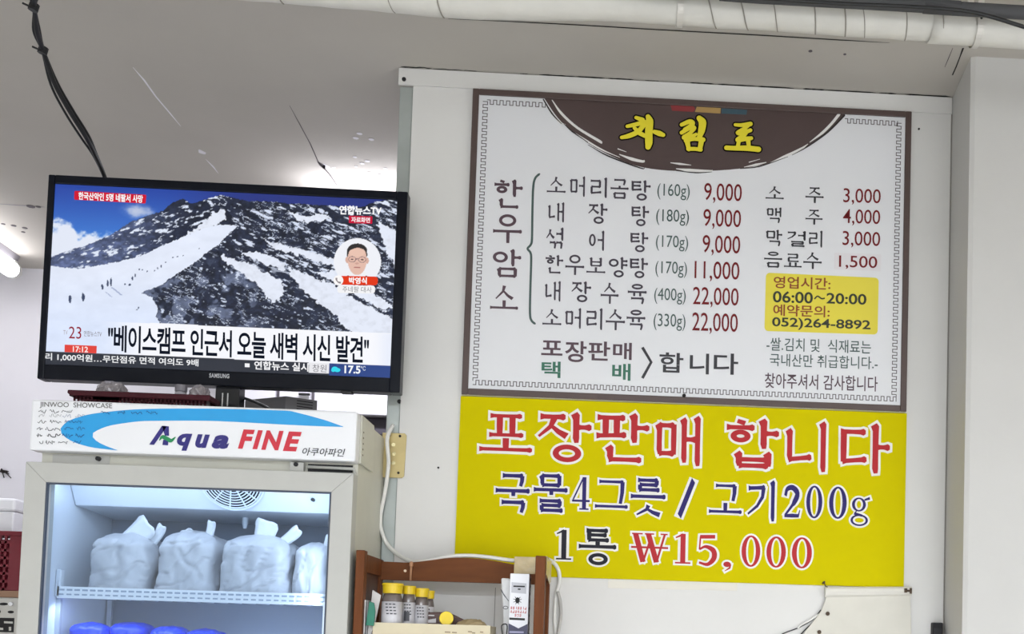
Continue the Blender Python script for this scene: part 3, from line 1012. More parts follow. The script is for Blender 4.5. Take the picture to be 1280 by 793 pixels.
# ------------------------------------------------------------------ showcase fridge
hx0, hx1, hz0, hz1 = rect(((39, 498.5), (446.5, 515), (444, 577.7), (36, 562.5)), -.265)
dx0, dx1, _, dz1 = rect(((33, 578), (443.5, 591), (432, 793), (19, 793)), -.27)
gx0, gx1, _, gz1 = rect(((58.4, 604), (415.4, 614.6), (405, 793), (46, 793)), -.27)
sx0, sx1 = dx0 + .010, dx1 - .001                                  # cabinet sides
TOPZ = hz1
FYB = 0.10                                                         # cabinet back
fr = thing('display_fridge', 'upright glass-door showcase fridge with white and blue header, under the television', 'fridge', ((sx0 + sx1) / 2, -.08, 0))
ILX = float(at(66, 640, -.215)[0])
IRX = float(at(412, 640, -.215)[0]) + .012
IB = 0.035
mb = MB()
mb.box(sx0, ILX, -.232, FYB, .08, TOPZ - .004)
mb.box(IRX, sx1, -.232, FYB, .08, TOPZ - .004)
mb.box(ILX, IRX, IB, FYB, .08, TOPZ - .004)
zit = gz1 + .02
mb.box(ILX, IRX, -.232, IB, zit, TOPZ - .004)
mb.box(ILX, IRX, -.232, IB, .08, .3)
mb.build('cabinet_body', BEIGED, fr)
for x in (sx0 + .03, sx1 - .06):
    for y in (-.2, .05):
        MB().box(x, x + .03, y, y + .03, 0, .08).build('foot', BLACKM, fr)
mb = MB()
t_ = .002
mb.box(ILX, ILX + t_, -.231, IB, .3, zit)
mb.box(IRX - t_, IRX, -.231, IB, .3, zit)
mb.box(ILX + t_, IRX - t_, -.231, IB - t_, zit - t_, zit)
mb.box(ILX + t_, IRX - t_, -.231, IB - t_, .3, .302)
mb.build('inner_liner', LINER, fr)
MB().box(ILX + t_, IRX - t_, IB - t_, IB, .3, zit - t_).build('back_panel', mat('liner_shaded', (138, 146, 160), .5), fr)  # shade at the back is put into this greyer liner colour
# evaporator cover with round fan grille
e0 = at(260, 600, -.17)
e1 = at(260, 637.5, -.135)
e2 = at(260, 654, IB - .004)
mb = MB()
mb.prism_x([(-.17, min(e0[2] + .012, zit - .003)), (-.17, e0[2]), (-.135, e1[2]), (IB - .004, e2[2]), (IB - .004, zit - .003)], ILX + .003, IRX - .003)
evap = mb.build('evaporator_cover', LINER, fr, bevel=.002)
nrm = Vector((0, -(e0[2] - e1[2]), -(.035))).normalized()
tv_ = Vector((0, .035, -(e0[2] - e1[2]))).normalized()
fc = at(290, 603, -.168)
fcv = Vector((float(fc[0]), -.17, float(e0[2]))) + nrm * .001


def disc_pt(r, a, h):
    return fcv + Vector((1, 0, 0)) * (r * math.cos(a)) + tv_ * (r * math.sin(a)) + nrm * h


vs = [disc_pt(.057, math.pi * k / 24, .0012) for k in range(25)]
MB().add([fcv + nrm * .0012] + vs, [(0, i + 1, i + 2) for i in range(24)]).build('fan_opening', mat('fan_dark', (10, 13, 22), .8, spec=.1), evap)
mb = MB()
for r_, w_ in ((.062, .0022), (.0575, .0016), (.052, .0013), (.0465, .0013), (.041, .0013), (.0355, .0013), (.030, .0013), (.0245, .0013), (.019, .0013), (.0125, .0013)):
    mb.tube([disc_pt(r_, math.pi * k / 28, .002) for k in range(29)], w_, 6)
for a_ in (.35, .72, 1.2, 1.75, 2.3, 2.75):
    mb.tube([disc_pt(.012, a_, .0025), disc_pt(.062, a_, .0025)], .0014, 6)
mb.build('fan_grille', LINER, evap)
q = at(391, 625, -.155)
MB().lathe([(.0035, -.006), (.0035, .004)], (q[0], -.152, q[2]), 12, 'y').build('screw', BLACKM, evap)
q = at(306, 661, -.05)
MB().lathe([(.0035, 0), (.006, .012), (.006, .03)], (q[0], -.05, q[2]), 12).build('drain_nozzle', LINER, evap)
MB().lathe([(.0045, -.19), (.0045, -.186)], (ILX + .05, 0, e1[2] + .02), 6, 'y')
# shelf
zsh0 = float(at(240, 746, -.2)[2])
SHX0, SHX1 = float(at(73, 740, -.19)[0]), IRX - .004
shelf = MB().box(SHX0, SHX1, -.19, IB - .006, zsh0 - .003, zsh0).build('shelf', mat('shelf_wire_white', (235, 238, 242), .35), fr)
mb = MB()
mb.box(SHX0, SHX1, -.196, -.190, zsh0 - .010, zsh0 + .012)
lipm = mb
mb = MB()
n = 36
for i in range(n):
    x = SHX0 + (SHX1 - SHX0) * (i + .3) / n
    mb.box(x, x + .009, -.1975, -.1962, zsh0 - .0045, zsh0 - .0015)
    mb.box(x, x + .010, -.1975, -.1962, zsh0 + .004, zsh0 + .0075)
mb.build('lip_slot', mat('lip_slot_grey', (168, 180, 196), .5), shelf)
lipm.build('shelf_lip', mat('shelf_lip_white', (250, 251, 252), .3), shelf)
for i in range(18):
    x = SHX0 + (SHX1 - SHX0) * (i + .5) / 18
    MB().tube([(x, -.188, zsh0 - .005), (x, IB - .008, zsh0 - .005)], .002, 6).build('shelf_wire', LINER, shelf)
zs2 = zsh0 - .21
MB().box(SHX0, SHX1, -.19, IB - .006, zs2 - .003, zs2).build('shelf', mat('shelf_wire_white', (235, 238, 242), .35), fr)
for (x, y) in ((ILX + .006, -.185), (ILX + .010, IB - .010), (IRX - .012, -.185)):
    MB().box(x - .004, x + .005, y - .004, y + .004, .31, zsh0 - .012 if y < 0 else zsh0 - .006).build('shelf_rail', mat('rail_grey', (190, 196, 206), .35, metal=.3), fr)
MB().box(ILX + .0025, ILX + .012, -.196, -.18, zsh0 - .008, zsh0 + .045).build('shelf_bracket', LINER, fr, bevel=.002)
# led strip at the right inner edge
xst = float(at(404, 770, -.224)[0])
MB().box(xst, xst + .007, -.228, -.220, .4, zsh0 - .004).build('light_strip', emat('led_white', (235, 242, 255), 1.3), fr)
ll = area('fridge_light', (IRX - .03, -.215, zsh0 - .05), (.01, .5), 0.42, (0.74, 0.85, 1.0), 0, 0, math.pi / 2)
ll.rotation_euler = (math.pi / 2, 0, math.radians(62))
area('fridge_light', ((ILX + IRX) / 2, -.228, zit - .012), (.5, .012), 0.36, (0.74, 0.85, 1.0), math.radians(48))
area('fridge_light', ((ILX + IRX) / 2, -.205, zsh0 - .022), (.5, .02), 0.46, (0.75, 0.84, 1.0), math.radians(20))
# header
mb = MB()
mb.box(hx0, hx1, -.265, -.2325, hz0, hz1)
hd = mb.build('header', HEAD, fr, bevel=.004)
mb = MB()
mb.prism_x([(-.2322, hz0 + .002), (-.2322, hz1 - .001), (-.13, hz1 - .001), (-.12, hz1 - .012), (-.12, hz0 + .002)], sx1 + .0003, sx1 + .0048)
mb.build('header_cheek', BEIGED, fr)
mb = MB()
mb.prism_x([(-.2322, hz0 + .002), (-.2322, hz1 - .001), (-.13, hz1 - .001), (-.12, hz1 - .012), (-.12, hz0 + .002)], hx0 + .001, sx0 - .0004)
mb.build('header_cheek', BEIGED, fr)
HY = -.2656
b = MB()
out = smooth_path([(147.6, 563.3), (134, 562), (112, 559), (90, 552), (78, 543.6), (75, 537), (84.7, 527), (104.4, 520), (125, 516.3), (170, 512), (235, 511), (300, 511.8), (362, 513.8)], 4)
inn = smooth_path([(147.6, 563.3), (134, 558.4), (120.8, 551.8), (114.8, 543.6), (123, 537.6), (139, 532), (170, 527.4), (192, 526.4), (257.5, 526.3), (300, 528), (345, 530.5), (385, 532.5), (429, 534)], 4)
oo = out + [np.array(p, float) for p in ((385, 519.5), (408, 526), (429, 533.6))]
k_ = 60
def resamp(P, k):
    P = np.array(P)
    s = np.r_[0, np.cumsum(np.linalg.norm(np.diff(P, axis=0), axis=1))]
    t = np.linspace(0, s[-1], k)
    return np.c_[np.interp(t, s, P[:, 0]), np.interp(t, s, P[:, 1])]
A_, B_ = resamp(oo, k_), resamp(inn, k_)
for i in range(k_ - 1):
    flatpx(b, [A_[i], A_[i + 1], B_[i + 1], B_[i]], HY)
b.build('blue_swoosh', mat('swoosh_blue', (40, 160, 224), .35), hd)
HY2 = HY - .0004
NAVY = mat('logo_navy', (44, 36, 120), .4)
b = MB()
flatpx(b, [(186.5, 556), (192.5, 556.4), (208.5, 533.5), (202.5, 532.5)], HY2)
flatpx(b, [(202.5, 532.5), (211, 533.2), (211.2, 545), (206, 545)], HY2)
flatpx(b, [(204, 550), (210.5, 550.5), (210, 557), (203, 556.6)], HY2)
sans(b, 'q', (220.8, 240, 542.3, 563.8), HY2, .05, .28, .04)
sans(b, 'u', (243.8, 262, 543.3, 560.5), HY2, .05, .28, .04)
sans(b, 'a', (264.5, 286.4, 544, 561.3), HY2, .05, .28, .04)
b.build('brand_lettering', NAVY, hd)
b = MB()
ribpx(b, smooth_path([(199, 551), (203, 546.5), (209, 549), (214, 551), (219.5, 546.5)], 5), list(np.interp(np.linspace(0, 1, 21), [0, .3, .7, 1], [.8, 5, 5, .8])), HY2 - .0003)
b.build('green_wave', mat('logo_green', (30, 140, 84), .4), hd)
b = MB()
for ch, x0, x1, y0, y1 in (('F', 297.3, 318, 537.2, 561.5), ('I', 315.5, 328, 538, 562), ('N', 326.5, 354, 538.5, 563), ('E', 353.5, 376.7, 539.8, 564.5)):
    sans(b, ch, (x0, x1, y0, y1), HY2, .045, .28, .04)
b.build('brand_lettering', mat('logo_red', (206, 40, 58), .4), hd)
b = MB()
sans(b, '아쿠아파인', (377.8, 431.4, 560.5, 570.5), HY2, .01, .25, .035)
b.build('brand_lettering', mat('logo_black', (40, 40, 46), .4), hd)
b = MB()
sans(b, 'JINWOO  SHOWCASE', (49.5, 140, 503.5, 511.5), HY2, .006, 0, .022)
b.build('maker_lettering', mat('logo_grey', (104, 102, 100), .4), hd)
# pen notes on the header
rs = random.Random(11)
b1, b2 = MB(), MB()
for (y, words, wd) in ((514.5, ((48, 58), (62, 73), (77, 90)), .75), (520, ((48, 55), (62, 76), (78, 88), (94, 105)), .4), (527, ((47, 57), (62, 76), (81, 102)), .7), (536, ((46, 53), (57, 74), (80, 91), (96, 105)), .75),
                       (544.5, ((46, 53), (59, 75), (78, 90), (94, 105)), 1.0), (553, ((49, 54), (57, 68), (73, 85), (91, 101)), .7), (516, ((126, 137), (147, 156), (164, 178), (183, 197)), .8)):
    for (a, c_) in words:
        x = a
        pts = [(x, y + rs.uniform(-1, 1.5))]
        while x < c_:
            x += rs.uniform(.6, 2.0)
            pts.append((x - rs.choice((0, 0, .8)), y + (x - a) * .02 + rs.uniform(-2.6, 2.6)))
        tgt = b2 if (a > 76 and y > 515.5 and y < 555) or a > 120 else b1
        ribpx(tgt, pts, wd, HY2)
b1.build('pen_note', mat('pen_black', (60, 60, 64), .5), hd)
b2.build('pen_note', mat('pen_blue', (18, 66, 130), .5), hd)
# gap hardware between header and door
q0 = at(45, 572, -.232)
mb = MB()
zg0, zg1 = dz1 + .003, hz0 - .002
mb.box(at(66, 572, -.2335)[0], at(137, 575, -.2335)[0], -.2342, -.2322, zg0 + .001, zg1)
mb.build('hinge_cover', BEIGE, fr)
q = at(123.5, 574, -.236)
MB().lathe([(.0042, -.242), (.0042, -.2343)], (q[0], 0, q[2]), 12, 'y').build('hinge_screw', BLACKM, fr)
mb = MB()
q = at(372, 582, -.236)
mb.box(q[0] - .012, q[0] + .014, -.246, -.2322, zg0, zg1)
mb.build('hinge_block', BEIGE, fr, bevel=.001)
MB().lathe([(.0042, -.249), (.0042, -.2462)], (q[0], 0, q[2]), 12, 'y').build('hinge_screw', BLACKM, fr)
qa, qb = at(384, 582, -.24), at(440, 585, -.24)
MB().box(qa[0], qb[0], -.2345, -.2322, zg0, zg1 - .001).build('hinge_slot', BLACKM, fr)
MB().tube([(qa[0], -.242, (zg0 + zg1) / 2 + .001), (qb[0] + .004, -.242, (zg0 + zg1) / 2 + .0), (qb[0] + .008, -.242, zg0 - .006)], .003, 8).build('closer_rod', BEIGE, fr, smooth=True)
# side vents and dirt on the right cheek
for i in range(5):
    z = hz1 - .03 - i * .011
    MB().box(sx1 + .0050, sx1 + .0054, -.222, -.217, z - .003, z).build('side_slot', mat('slot_brown', (94, 84, 66), .8), fr)
# door
mb = MB()
yd0, yd1 = -.27, -.2345
DB = .32
for poly in ([(dx0, dz1), (dx1, dz1), (gx1, gz1), (gx0, gz1)], [(dx0, DB), (dx0, dz1), (gx0, gz1), (gx0, DB + .06)], [(dx1, dz1), (dx1, DB), (gx1, DB + .06), (gx1, gz1)], [(dx0, DB), (gx0, DB + .06), (gx1, DB + .06), (dx1, DB)]):
    mb.prism(poly, yd0, yd1)
door = mb.build('door', BEIGE, fr, bevel=.0012)
mb = MB()
gk = .003
mb.box(gx0 - .0001, gx0 + gk, -.2695, -.263, DB + .06, gz1)
mb.box(gx1 - gk, gx1 + .0001, -.2695, -.263, DB + .06, gz1)
mb.box(gx0 + gk, gx1 - gk, -.2695, -.263, gz1 - gk, gz1 + .0001)
mb.build('gasket', GASKET, door)
MB().box(gx0 + gk, gx1 - gk, -.256, -.252, DB + .06, gz1 - gk).build('glass_pane', clear_mat('door_glass', (236, 243, 250), 0.03), door)
MB().box(gx1 + .012, gx1 + .030, -.30, -.2702, .85, 1.10).build('door_handle', BLACKM, door, bevel=.004)


# -------- bags on the shelf
def superbag(x0, x1, yc, dy, z0, z1, seed, sq=4.0, wr=.05, tk0=.74):
    """lumpy full plastic bag body"""
    nu, nv = 84, 50
    cx, hw = (x0 + x1) / 2, (x1 - x0) / 2 * .975
    vs, fs = [], []
    for j in range(nv + 1):
        t = j / nv
        if t < .08:
            w_ = .84 + .16 * math.sin(t / .08 * math.pi / 2)
        elif t < tk0:
            w_ = 1.0 - .05 * max(0, t - .3) + .015 * math.sin(t * 9 + seed)
        else:
            s = (t - tk0) / (1 - tk0)
            w_ = max(.05, (1 - .05 * max(0, t - .3)) * math.cos(s * math.pi / 2) ** .5)
        for k in range(nu):
            a = 2 * math.pi * k / nu
            c, s_ = math.cos(a), math.sin(a)
            m_ = (abs(c) ** sq + abs(s_) ** sq) ** (-1 / sq)
            x, y = c * m_ * w_, s_ * m_ * w_
            n_ = noise.noise(Vector((x * 2.2 + seed * 7, y * 2.2, t * 3.0))) * wr * 1.5 + abs(noise.noise(Vector((x * 3.4 + seed, y * 3.4, t * 4.5 + x * 2)))) * wr * .8
            cr_1 = noise.noise(Vector((x * .8 + t * 1.8 + seed * 3, y * .8, t * 2.6 - x * 1.6)))
            n_ -= wr * 1.1 * math.exp(-(cr_1 / .05) ** 2)
            n_ += wr * .5 * max(0, t - .5) * math.sin(a * 11 + seed + 4 * noise.noise(Vector((c, s_, t * 2))))
            x *= 1 + n_ - wr * .6
            y *= 1 + n_ - wr * .6
            vs.append((cx + x * hw, yc + y * dy, z0 + (z1 - z0) * t + (.004 * noise.noise(Vector((x * 3, y * 3, seed))) if 0 < j else 0)))
    for j in range(nv):
        for k in range(nu):
            fs.append((j * nu + k, j * nu + (k + 1) % nu, (j + 1) * nu + (k + 1) % nu, (j + 1) * nu + k))
    fs.append(tuple(range(nu - 1, -1, -1)))
    fs.append(tuple(range(nv * nu, nv * nu + nu)))
    return MB().add(vs, fs)


def ear(base, tip, w_, bend, th=.0016):
    """a limp flap of gathered film, closed with thickness"""
    b_, t_ = Vector(base), Vector(tip)
    d = t_ - b_
    side = d.cross(Vector((0, 1, 0))).normalized()
    nrm_ = side.cross(d).normalized()
    vs, fs = [], []
    n = 10
    for s in (0, 1):
        for i in range(n + 1):
            u = i / n
            ww = w_ * (.5 + .5 * u ** .8) * (1 if u < .85 else 1 - .25 * (u - .85) / .15)
            for k in range(5):
                q = (k / 4 - .5) * 2
                p = b_ + d * u + side * (q * ww / 2) + nrm_ * (bend * math.sin(u * 2.2) + .0035 * math.sin(q * 5 + u * 4) + (th if s else 0))
                vs.append(p)
    N = (n + 1) * 5
    for i in range(n):
        for k in range(4):
            a = i * 5 + k
            fs.append((a, a + 1, a + 6, a + 5))
            fs.append((N + a, N + a + 5, N + a + 6, N + a + 1))
    rim = [k for k in range(5)] + [i * 5 + 4 for i in range(1, n + 1)] + [n * 5 + k for k in range(3, -1, -1)] + [i * 5 for i in range(n - 1, 0, -1)]
    for i in range(len(rim)):
        a, c = rim[i], rim[(i + 1) % len(rim)]
        fs.append((a, a + N, c + N, c))
    return MB().add(vs, fs)


BAG = mat('bag_film', (196, 197, 201), .32, bump=.25, bscale=40, var=.05, scale=14)
BAGE = mat('bag_film_knot', (226, 228, 232), .3, bump=.2, bscale=70)
zb = zsh0 + .0006
specs = [((124, 204), 667, -.105, (((156, 668), (184, 655), 18), ((186, 674), (201, 658), 8)), 'leftmost tied white plastic bag on the fridge shelf, with a large folded flap on top'),
         ((206, 284), 664, -.10, (((258, 668), (263, 653), 7), ((240, 670), (231, 664), 9)), 'tied white plastic bag with creased diagonal folds, second from left on the fridge shelf'),
         ((284, 374), 669, -.105, (((325, 674), (333, 652), 17), ((342, 676), (372, 662), 9)), 'widest tied white plastic bag with a twisted upright knot, third on the fridge shelf'),
         ((374, 432), 679, -.10, (((404, 684), (412, 672), 8),), 'tied white plastic bag half hidden by the right door frame, rightmost on the fridge shelf')]
for i, ((xa, xb), yt, yc, ears, lab) in enumerate(specs):
    X0, X1 = at(xa, 700, yc)[0], at(xb, 700, yc)[0]
    X1 = min(X1, IRX - .022)
    zt_ = float(at((xa + xb) / 2, yt, yc)[2])
    t = thing('tied_plastic_bag', lab, 'bag', ((X0 + X1) / 2, yc, zb), 'white bags on the fridge shelf')
    superbag(X0, X1, yc, .072, zb, zt_, 3 + i * 5, 4.5, .055).build('bag_body', BAG, t, smooth=True)
    for (ba, tp, w_) in ears:
        B0, T0 = at(ba[0], ba[1] + 6, yc - .02), at(*tp, yc - .035)
        ear(B0 - np.array((0, 0, .008)), T0, w_ * .0031, .008).build('bag_knot', BAGE, t, smooth=True)
BLUE = mat('blue_film', (44, 70, 214), .3, bump=.25, bscale=45)
for i, (xa, xb, yt, yc, lab) in enumerate(((90, 138, 781, -.15, 'blue plastic bag at the left end of the lower fridge shelf'), (140, 192, 781, -.105, 'blue plastic bag with a bright highlight, second along the lower fridge shelf'),
                                           (193, 236, 786, -.12, 'blue plastic bag with a small pointed top, third along the lower fridge shelf'), (236, 280, 789, -.10, 'lowest blue plastic bag, at the right end of the lower fridge row'))):
    X0, X1 = at(xa, 790, yc)[0], at(xb, 790, yc)[0]
    t = thing('blue_plastic_bag', lab, 'bag', ((X0 + X1) / 2, yc, zs2), 'blue bags on the lower fridge shelf')
    superbag(max(X0, ILX + .006), X1, yc, .036 if i == 0 else .05, zs2 + .0006, float(at((xa + xb) / 2, yt - 3, yc)[2]), 40 + i * 3, 3.2, .022, .90).build('bag_body', BLUE, t, smooth=True)

# ------------------------------------------------------------------ television on the fridge
YT = -.092
tx0, tx1, tz0, tz1 = rect(((61.8, 216), (510, 241.5), (499, 492), (44.8, 472.5)), YT)
ux0, ux1, uz0, uz1 = rect(((70.6, 227.4), (496.5, 253), (487.3, 470.3), (54.5, 457.7)), YT + .002)
tv = thing('television', 'black flat television showing a snowy mountain news report, on top of the fridge', 'television', ((tx0 + tx1) / 2, -.06, TOPZ))
mb = MB()
mb.box(tx0, ux0, YT, -.06, tz0, tz1)
mb.box(ux1, tx1, YT, -.06, tz0, tz1)
mb.box(ux0, ux1, YT, -.06, uz1, tz1)
mb.box(ux0, ux1, YT, -.06, tz0, uz0)
mb.build('bezel', mat('bezel_gloss', (16, 19, 28), .3, spec=.18), tv, bevel=.002)
mb = MB()
mb.box(tx0 + .006, tx1 - .006, -.0595, -.045, tz0 + .006, tz1 - .006)
mb.box(tx0 + .12, tx1 - .12, -.045, -.012, tz0 + .03, tz1 - .1)
mb.build('back_shell', BLACKM, tv, bevel=.003)
nx0, nx1 = float(at(271, 495, -.07)[0]), float(at(301, 495, -.07)[0])
MB().box(nx0, nx1, -.078, -.046, TOPZ + .010, tz0 + .03).build('stand_neck', mat('stand_black', (22, 24, 30), .2), tv)
mb = MB()
for s in (278, 284.5):
    x = at(s, 500, -.079)[0]
    mb.box(x - .0012, x + .0012, -.0792, -.0782, TOPZ + .02, tz0 - .012)
mb.build('neck_highlight', CHROME, tv)  # bright strips standing in for highlights on the glossy neck
mb = MB().box(nx0 - .010, nx1 + .055, -.14, .02, TOPZ + .0004, TOPZ + .0105)
mb.build('stand_base', mat('stand_black', (22, 24, 30), .2), tv, bevel=.003)
q = at(432, 490.5, YT)
MB().box(q[0] - .011, q[0] + .011, YT + .002, -.07, tz0 - .0035, tz0 + .001).build('sensor', BLACKM, tv)
b = MB()
sans(b, 'SAMSUNG', (261.5, 286.5, 467.3, 472.8), YT - .0004, .03, 0, .04, 1.15)
b.build('maker_lettering', mat('logo_silver', (200, 202, 206), .4), tv)

# ----- the picture on the screen: painted on a fine grid
NX, NY = 560, 316
gu, gv = np.meshgrid(np.linspace(0, 1, NX), np.linspace(0, 1, NY))
YS = YT + .003
GX = ux0 + (ux1 - ux0) * gu
GZ = uz0 + (uz1 - uz0) * gv


def to_px(X, Y, Z):
    d = np.stack([X - EYE[0], np.full_like(X, Y) - EYE[1], Z - EYE[2]], -1) @ M
    return CX + F * d[..., 0] / d[..., 1], CY - F * d[..., 2] / d[..., 1]


QX, QY = to_px(GX, YS, GZ)
rng = np.random.RandomState(5)


def vnoise(x, y, seed):
    g = np.random.RandomState(seed).rand(64, 64)
    xi, yi = np.floor(x).astype(int), np.floor(y).astype(int)
    fx, fy = x - xi, y - yi
    fx, fy = fx * fx * (3 - 2 * fx), fy * fy * (3 - 2 * fy)
    a, b_, c, d = g[yi % 64, xi % 64], g[yi % 64, (xi + 1) % 64], g[(yi + 1) % 64, xi % 64], g[(yi + 1) % 64, (xi + 1) % 64]
    return (a * (1 - fx) + b_ * fx) * (1 - fy) + (c * (1 - fx) + d * fx) * fy


def fbm(x, y, seed, o=4):
    s, a, t = 0, 1, 0
    for i in range(o):
        s = s + vnoise(x * 2 ** i, y * 2 ** i, seed + i) * a
        t += a
        a *= .55
    return s / t


def inside(poly, x, y):
    r = np.zeros(x.shape, bool)
    n = len(poly)
    for i in range(n):
        (xa, ya), (xb, yb) = poly[i], poly[(i + 1) % n]
        if ya == yb:
            continue
        c = ((ya > y) != (yb > y)) & (x < (xb - xa) * (y - ya) / (yb - ya) + xa)
        r ^= c
    return r


def soft(v, a, b):
    t = np.clip((v - a) / (b - a), 0, 1)
    return (t * t * (3 - 2 * t))[..., None]


C3 = lambda c: np.array(c, float)
jx = QX + (fbm(QX / 5, QY / 5, 1) - .5) * 9
jy = QY + (fbm(QX / 5, QY / 5, 9) - .5) * 9
sx_ = QX + (fbm(QX / 3, QY / 3, 21) - .5) * 3
sy_ = QY + (fbm(QX / 3, QY / 3, 22) - .5) * 3
t = np.clip((QY - 228 - QX * .03) / 85, 0, 1)[..., None]
img = C3((36, 66, 160)) * (1 - t) + C3((74, 142, 226)) * t
tr = soft(QX, 190, 330)
img = img * (1 - tr) + C3((38, 52, 128)) * tr
# clouds
cl = soft(fbm(QX / 14, QY / 10, 31) * .7 - np.abs(QY - 312) / 45 + np.clip((160 - QX) / 200, 0, .4), .0, .22) * soft(-QX, -165, -120)
img = img * (1 - cl) + C3((226, 232, 246)) * cl
ws_ = np.exp(-(((QX - 178) + (QY - 258) * .8) / 26) ** 2 - ((QY - 262 - (QX - 165) * .25) / 11) ** 2)
cl2 = soft(ws_ * (.4 + fbm(QX / 12, QY / 7, 41)), .2, 1.0)
img = img * (1 - cl2) + C3((196, 206, 230)) * cl2
# far range
sky = [(40, 322), (67, 320), (99, 309), (125, 300), (143, 291), (164, 277), (182, 270.6), (202.6, 264), (215.5, 253.8), (228.4, 248.6), (239, 255), (264.6, 247), (275, 243.4), (288, 247), (308.6, 251), (350, 255), (402, 258),
       (452, 259), (472, 251.4), (500, 249), (520, 480), (40, 480)]
mt = inside(sky, sx_, sy_)
rot_ = (QX * .9 + QY * .45)
rn = fbm((QX + QY * .3) / 13, (QY - QX * .38) / 3.6 + 90, 51, 5)
rn2 = fbm((QX - QY) / 9, (QY + QX * .4) / 3.6 + 60, 61, 5)
lft = soft(-QX, -250, -120)
rock = C3((30, 36, 54)) * (1 - lft) + C3((84, 96, 132)) * lft
rockv = (fbm(QX / 6, QY / 4, 71) - .5)[..., None]
rock = rock * (1 + rockv * .9)
snow = C3((222, 230, 246)) * np.ones_like(rock)
right_m = (QX > 268)
sn = np.where(right_m, np.maximum(soft(rn, .6, .68)[..., 0], (soft(1 - np.abs(2 * fbm((QX + QY * .35) / 15, (QY - QX * .42) / 5.2 + 30, 141, 4) - 1), .92, .985) * soft(fbm(QX / 20, QY / 16, 161), .38, .55))[..., 0]), soft(rn2, .56, .68)[..., 0])[..., None]
far = rock * (1 - sn) + snow * sn
img = np.where(mt[..., None], far, img)
mist = soft(ws_ * (.4 + fbm(QX / 12, QY / 7, 41)), .35, 1.3) * .7
img = img * (1 - mist) + C3((176, 188, 216)) * mist
# big dark mass on the right with streaked snow
big = inside([(262, 313), (284, 296), (300, 282), (283, 262), (292, 250), (500, 262), (500, 480), (195, 480), (203, 406), (196, 396), (198, 386), (190, 371), (176, 366), (203, 356), (232, 336)], sx_, sy_)
dk = C3((34, 40, 58)) * (1 + (fbm(QX / 5, QY / 4, 81) - .5)[..., None] * 1.1)
gp = soft(fbm(QX / 15, QY / 13, 91), .52, .64) * soft(QY, 318, 345) * soft(-QX, -345, -300)
dk = dk * (1 - gp) + C3((98, 108, 134)) * gp * (.75 + .5 * fbm(QX / 4, QY / 4, 95)[..., None])
rg = 1 - np.abs(2 * fbm((QX + QY * .35) / 15, (QY - QX * .42) / 5.2 + 30, 141, 4) - 1)
fil = soft(rg, .93, .985) * soft(fbm(QX / 20, QY / 16, 151), .4, .55)
fl = np.maximum(soft(fbm((QX + QY * .3) / 8, (QY - QX * .4) / 3.4, 101, 4), .68, .75), fil * .9)
dk = dk * (1 - fl) + C3((206, 216, 236)) * fl
s2 = soft(rn, .61, .67) * soft(-(QY - 330 - (QX - 330) * .35), -25, 10)
dk = dk * (1 - s2) + C3((214, 222, 240)) * s2
img = np.where(big[..., None], dk, img)
for poly, jj in (([(275, 319), (286, 322), (313, 331), (351, 351), (357, 358), (351, 371), (341, 380), (321, 356), (296, 336), (278, 326)], 1), ([(361, 333), (376, 341), (417, 356), (452, 379), (500, 402), (500, 425), (442, 418), (409, 386), (382, 366), (364, 346)], 1),
                 ([(472, 276), (489, 285), (500, 300), (500, 342), (487, 322), (477, 298)], 1), ([(228, 297), (250, 281), (266, 266), (279, 261), (282, 274), (262, 285), (246, 291)], 1), ([(330, 300), (352, 306), (392, 316), (430, 330), (420, 334), (380, 322), (344, 311)], 1),
                 ([(360, 264), (378, 270), (402, 268), (414, 272), (398, 278), (372, 277)], 1), ([(300, 318), (324, 314), (346, 322), (360, 338), (346, 336), (322, 326)], 1), ([(395, 340), (420, 338), (440, 352), (470, 368), (492, 384), (480, 388), (440, 366)], 1)):
    m_ = inside(poly, jx, jy)
    tex = (228, 234, 248) + np.zeros_like(img)
    tex = tex * (1 - .16 * np.clip(fbm(QX / 6, QY / 5, 111) - .45, 0, 1)[..., None])
    img = np.where(m_[..., None], tex, img)
# main snow slope
main = inside([(40, 332), (63, 332.7), (98, 336.5), (140.5, 328.8), (174, 321), (205, 306.8), (231, 295), (257, 285), (275, 281), (297, 282.3), (283, 295), (275, 304), (262, 313), (246.5, 326), (231, 336.5), (210, 349.5), (202.6, 356),
               (176.7, 366), (189.6, 371.5), (197.4, 385.7), (195, 396), (202.6, 408), (202, 480), (40, 480)], sx_, sy_)
ms = C3((226, 233, 249)) - (np.clip((QY - 340) / 70, 0, 1)[..., None] * C3((8, 4, -2))) - (fbm(QX / 22, QY / 12, 121)[..., None] - .5) * 16
img = np.where(main[..., None], ms, img)
# climbers on the slope
for (cx_, cy_, h_, w_) in ((87.5, 374, 10, 3.6), (104, 371.4, 11, 4.2), (128, 359, 7, 3), (134.5, 354.5, 9, 2.6), (138.8, 353, 11, 2.4), (156, 355.5, 2.4, 2.4), (162, 356, 3, 3.2), (165.5, 348, 5, 2), (169, 344.5, 5, 1.6), (174, 337, 1.8, 1.6), (178, 337.5, 1.8, 1.6),
                           (184, 339.5, 1.6, 2), (193, 338.5, 2, 1.6), (197, 335.5, 3.4, 1.6), (201.5, 333, 3.8, 1.8), (207, 328, 1.4, 1.4), (216, 322, 1.6, 2.4), (222, 321, 1.6, 3), (229, 319.6, 1.4, 1.8), (249, 311, 1.4, 2), (173, 385, 3, 1.6), (171, 387.5, 1.5, 1.5)):
    m_ = (((QX - cx_) / (w_ / 2)) ** 2 + ((QY - cy_) / (h_ / 2)) ** 2) < 1 + (fbm(QX, QY, 131) - .5) * 1.2
    img = np.where(m_[..., None], C3((58, 70, 100)), img)
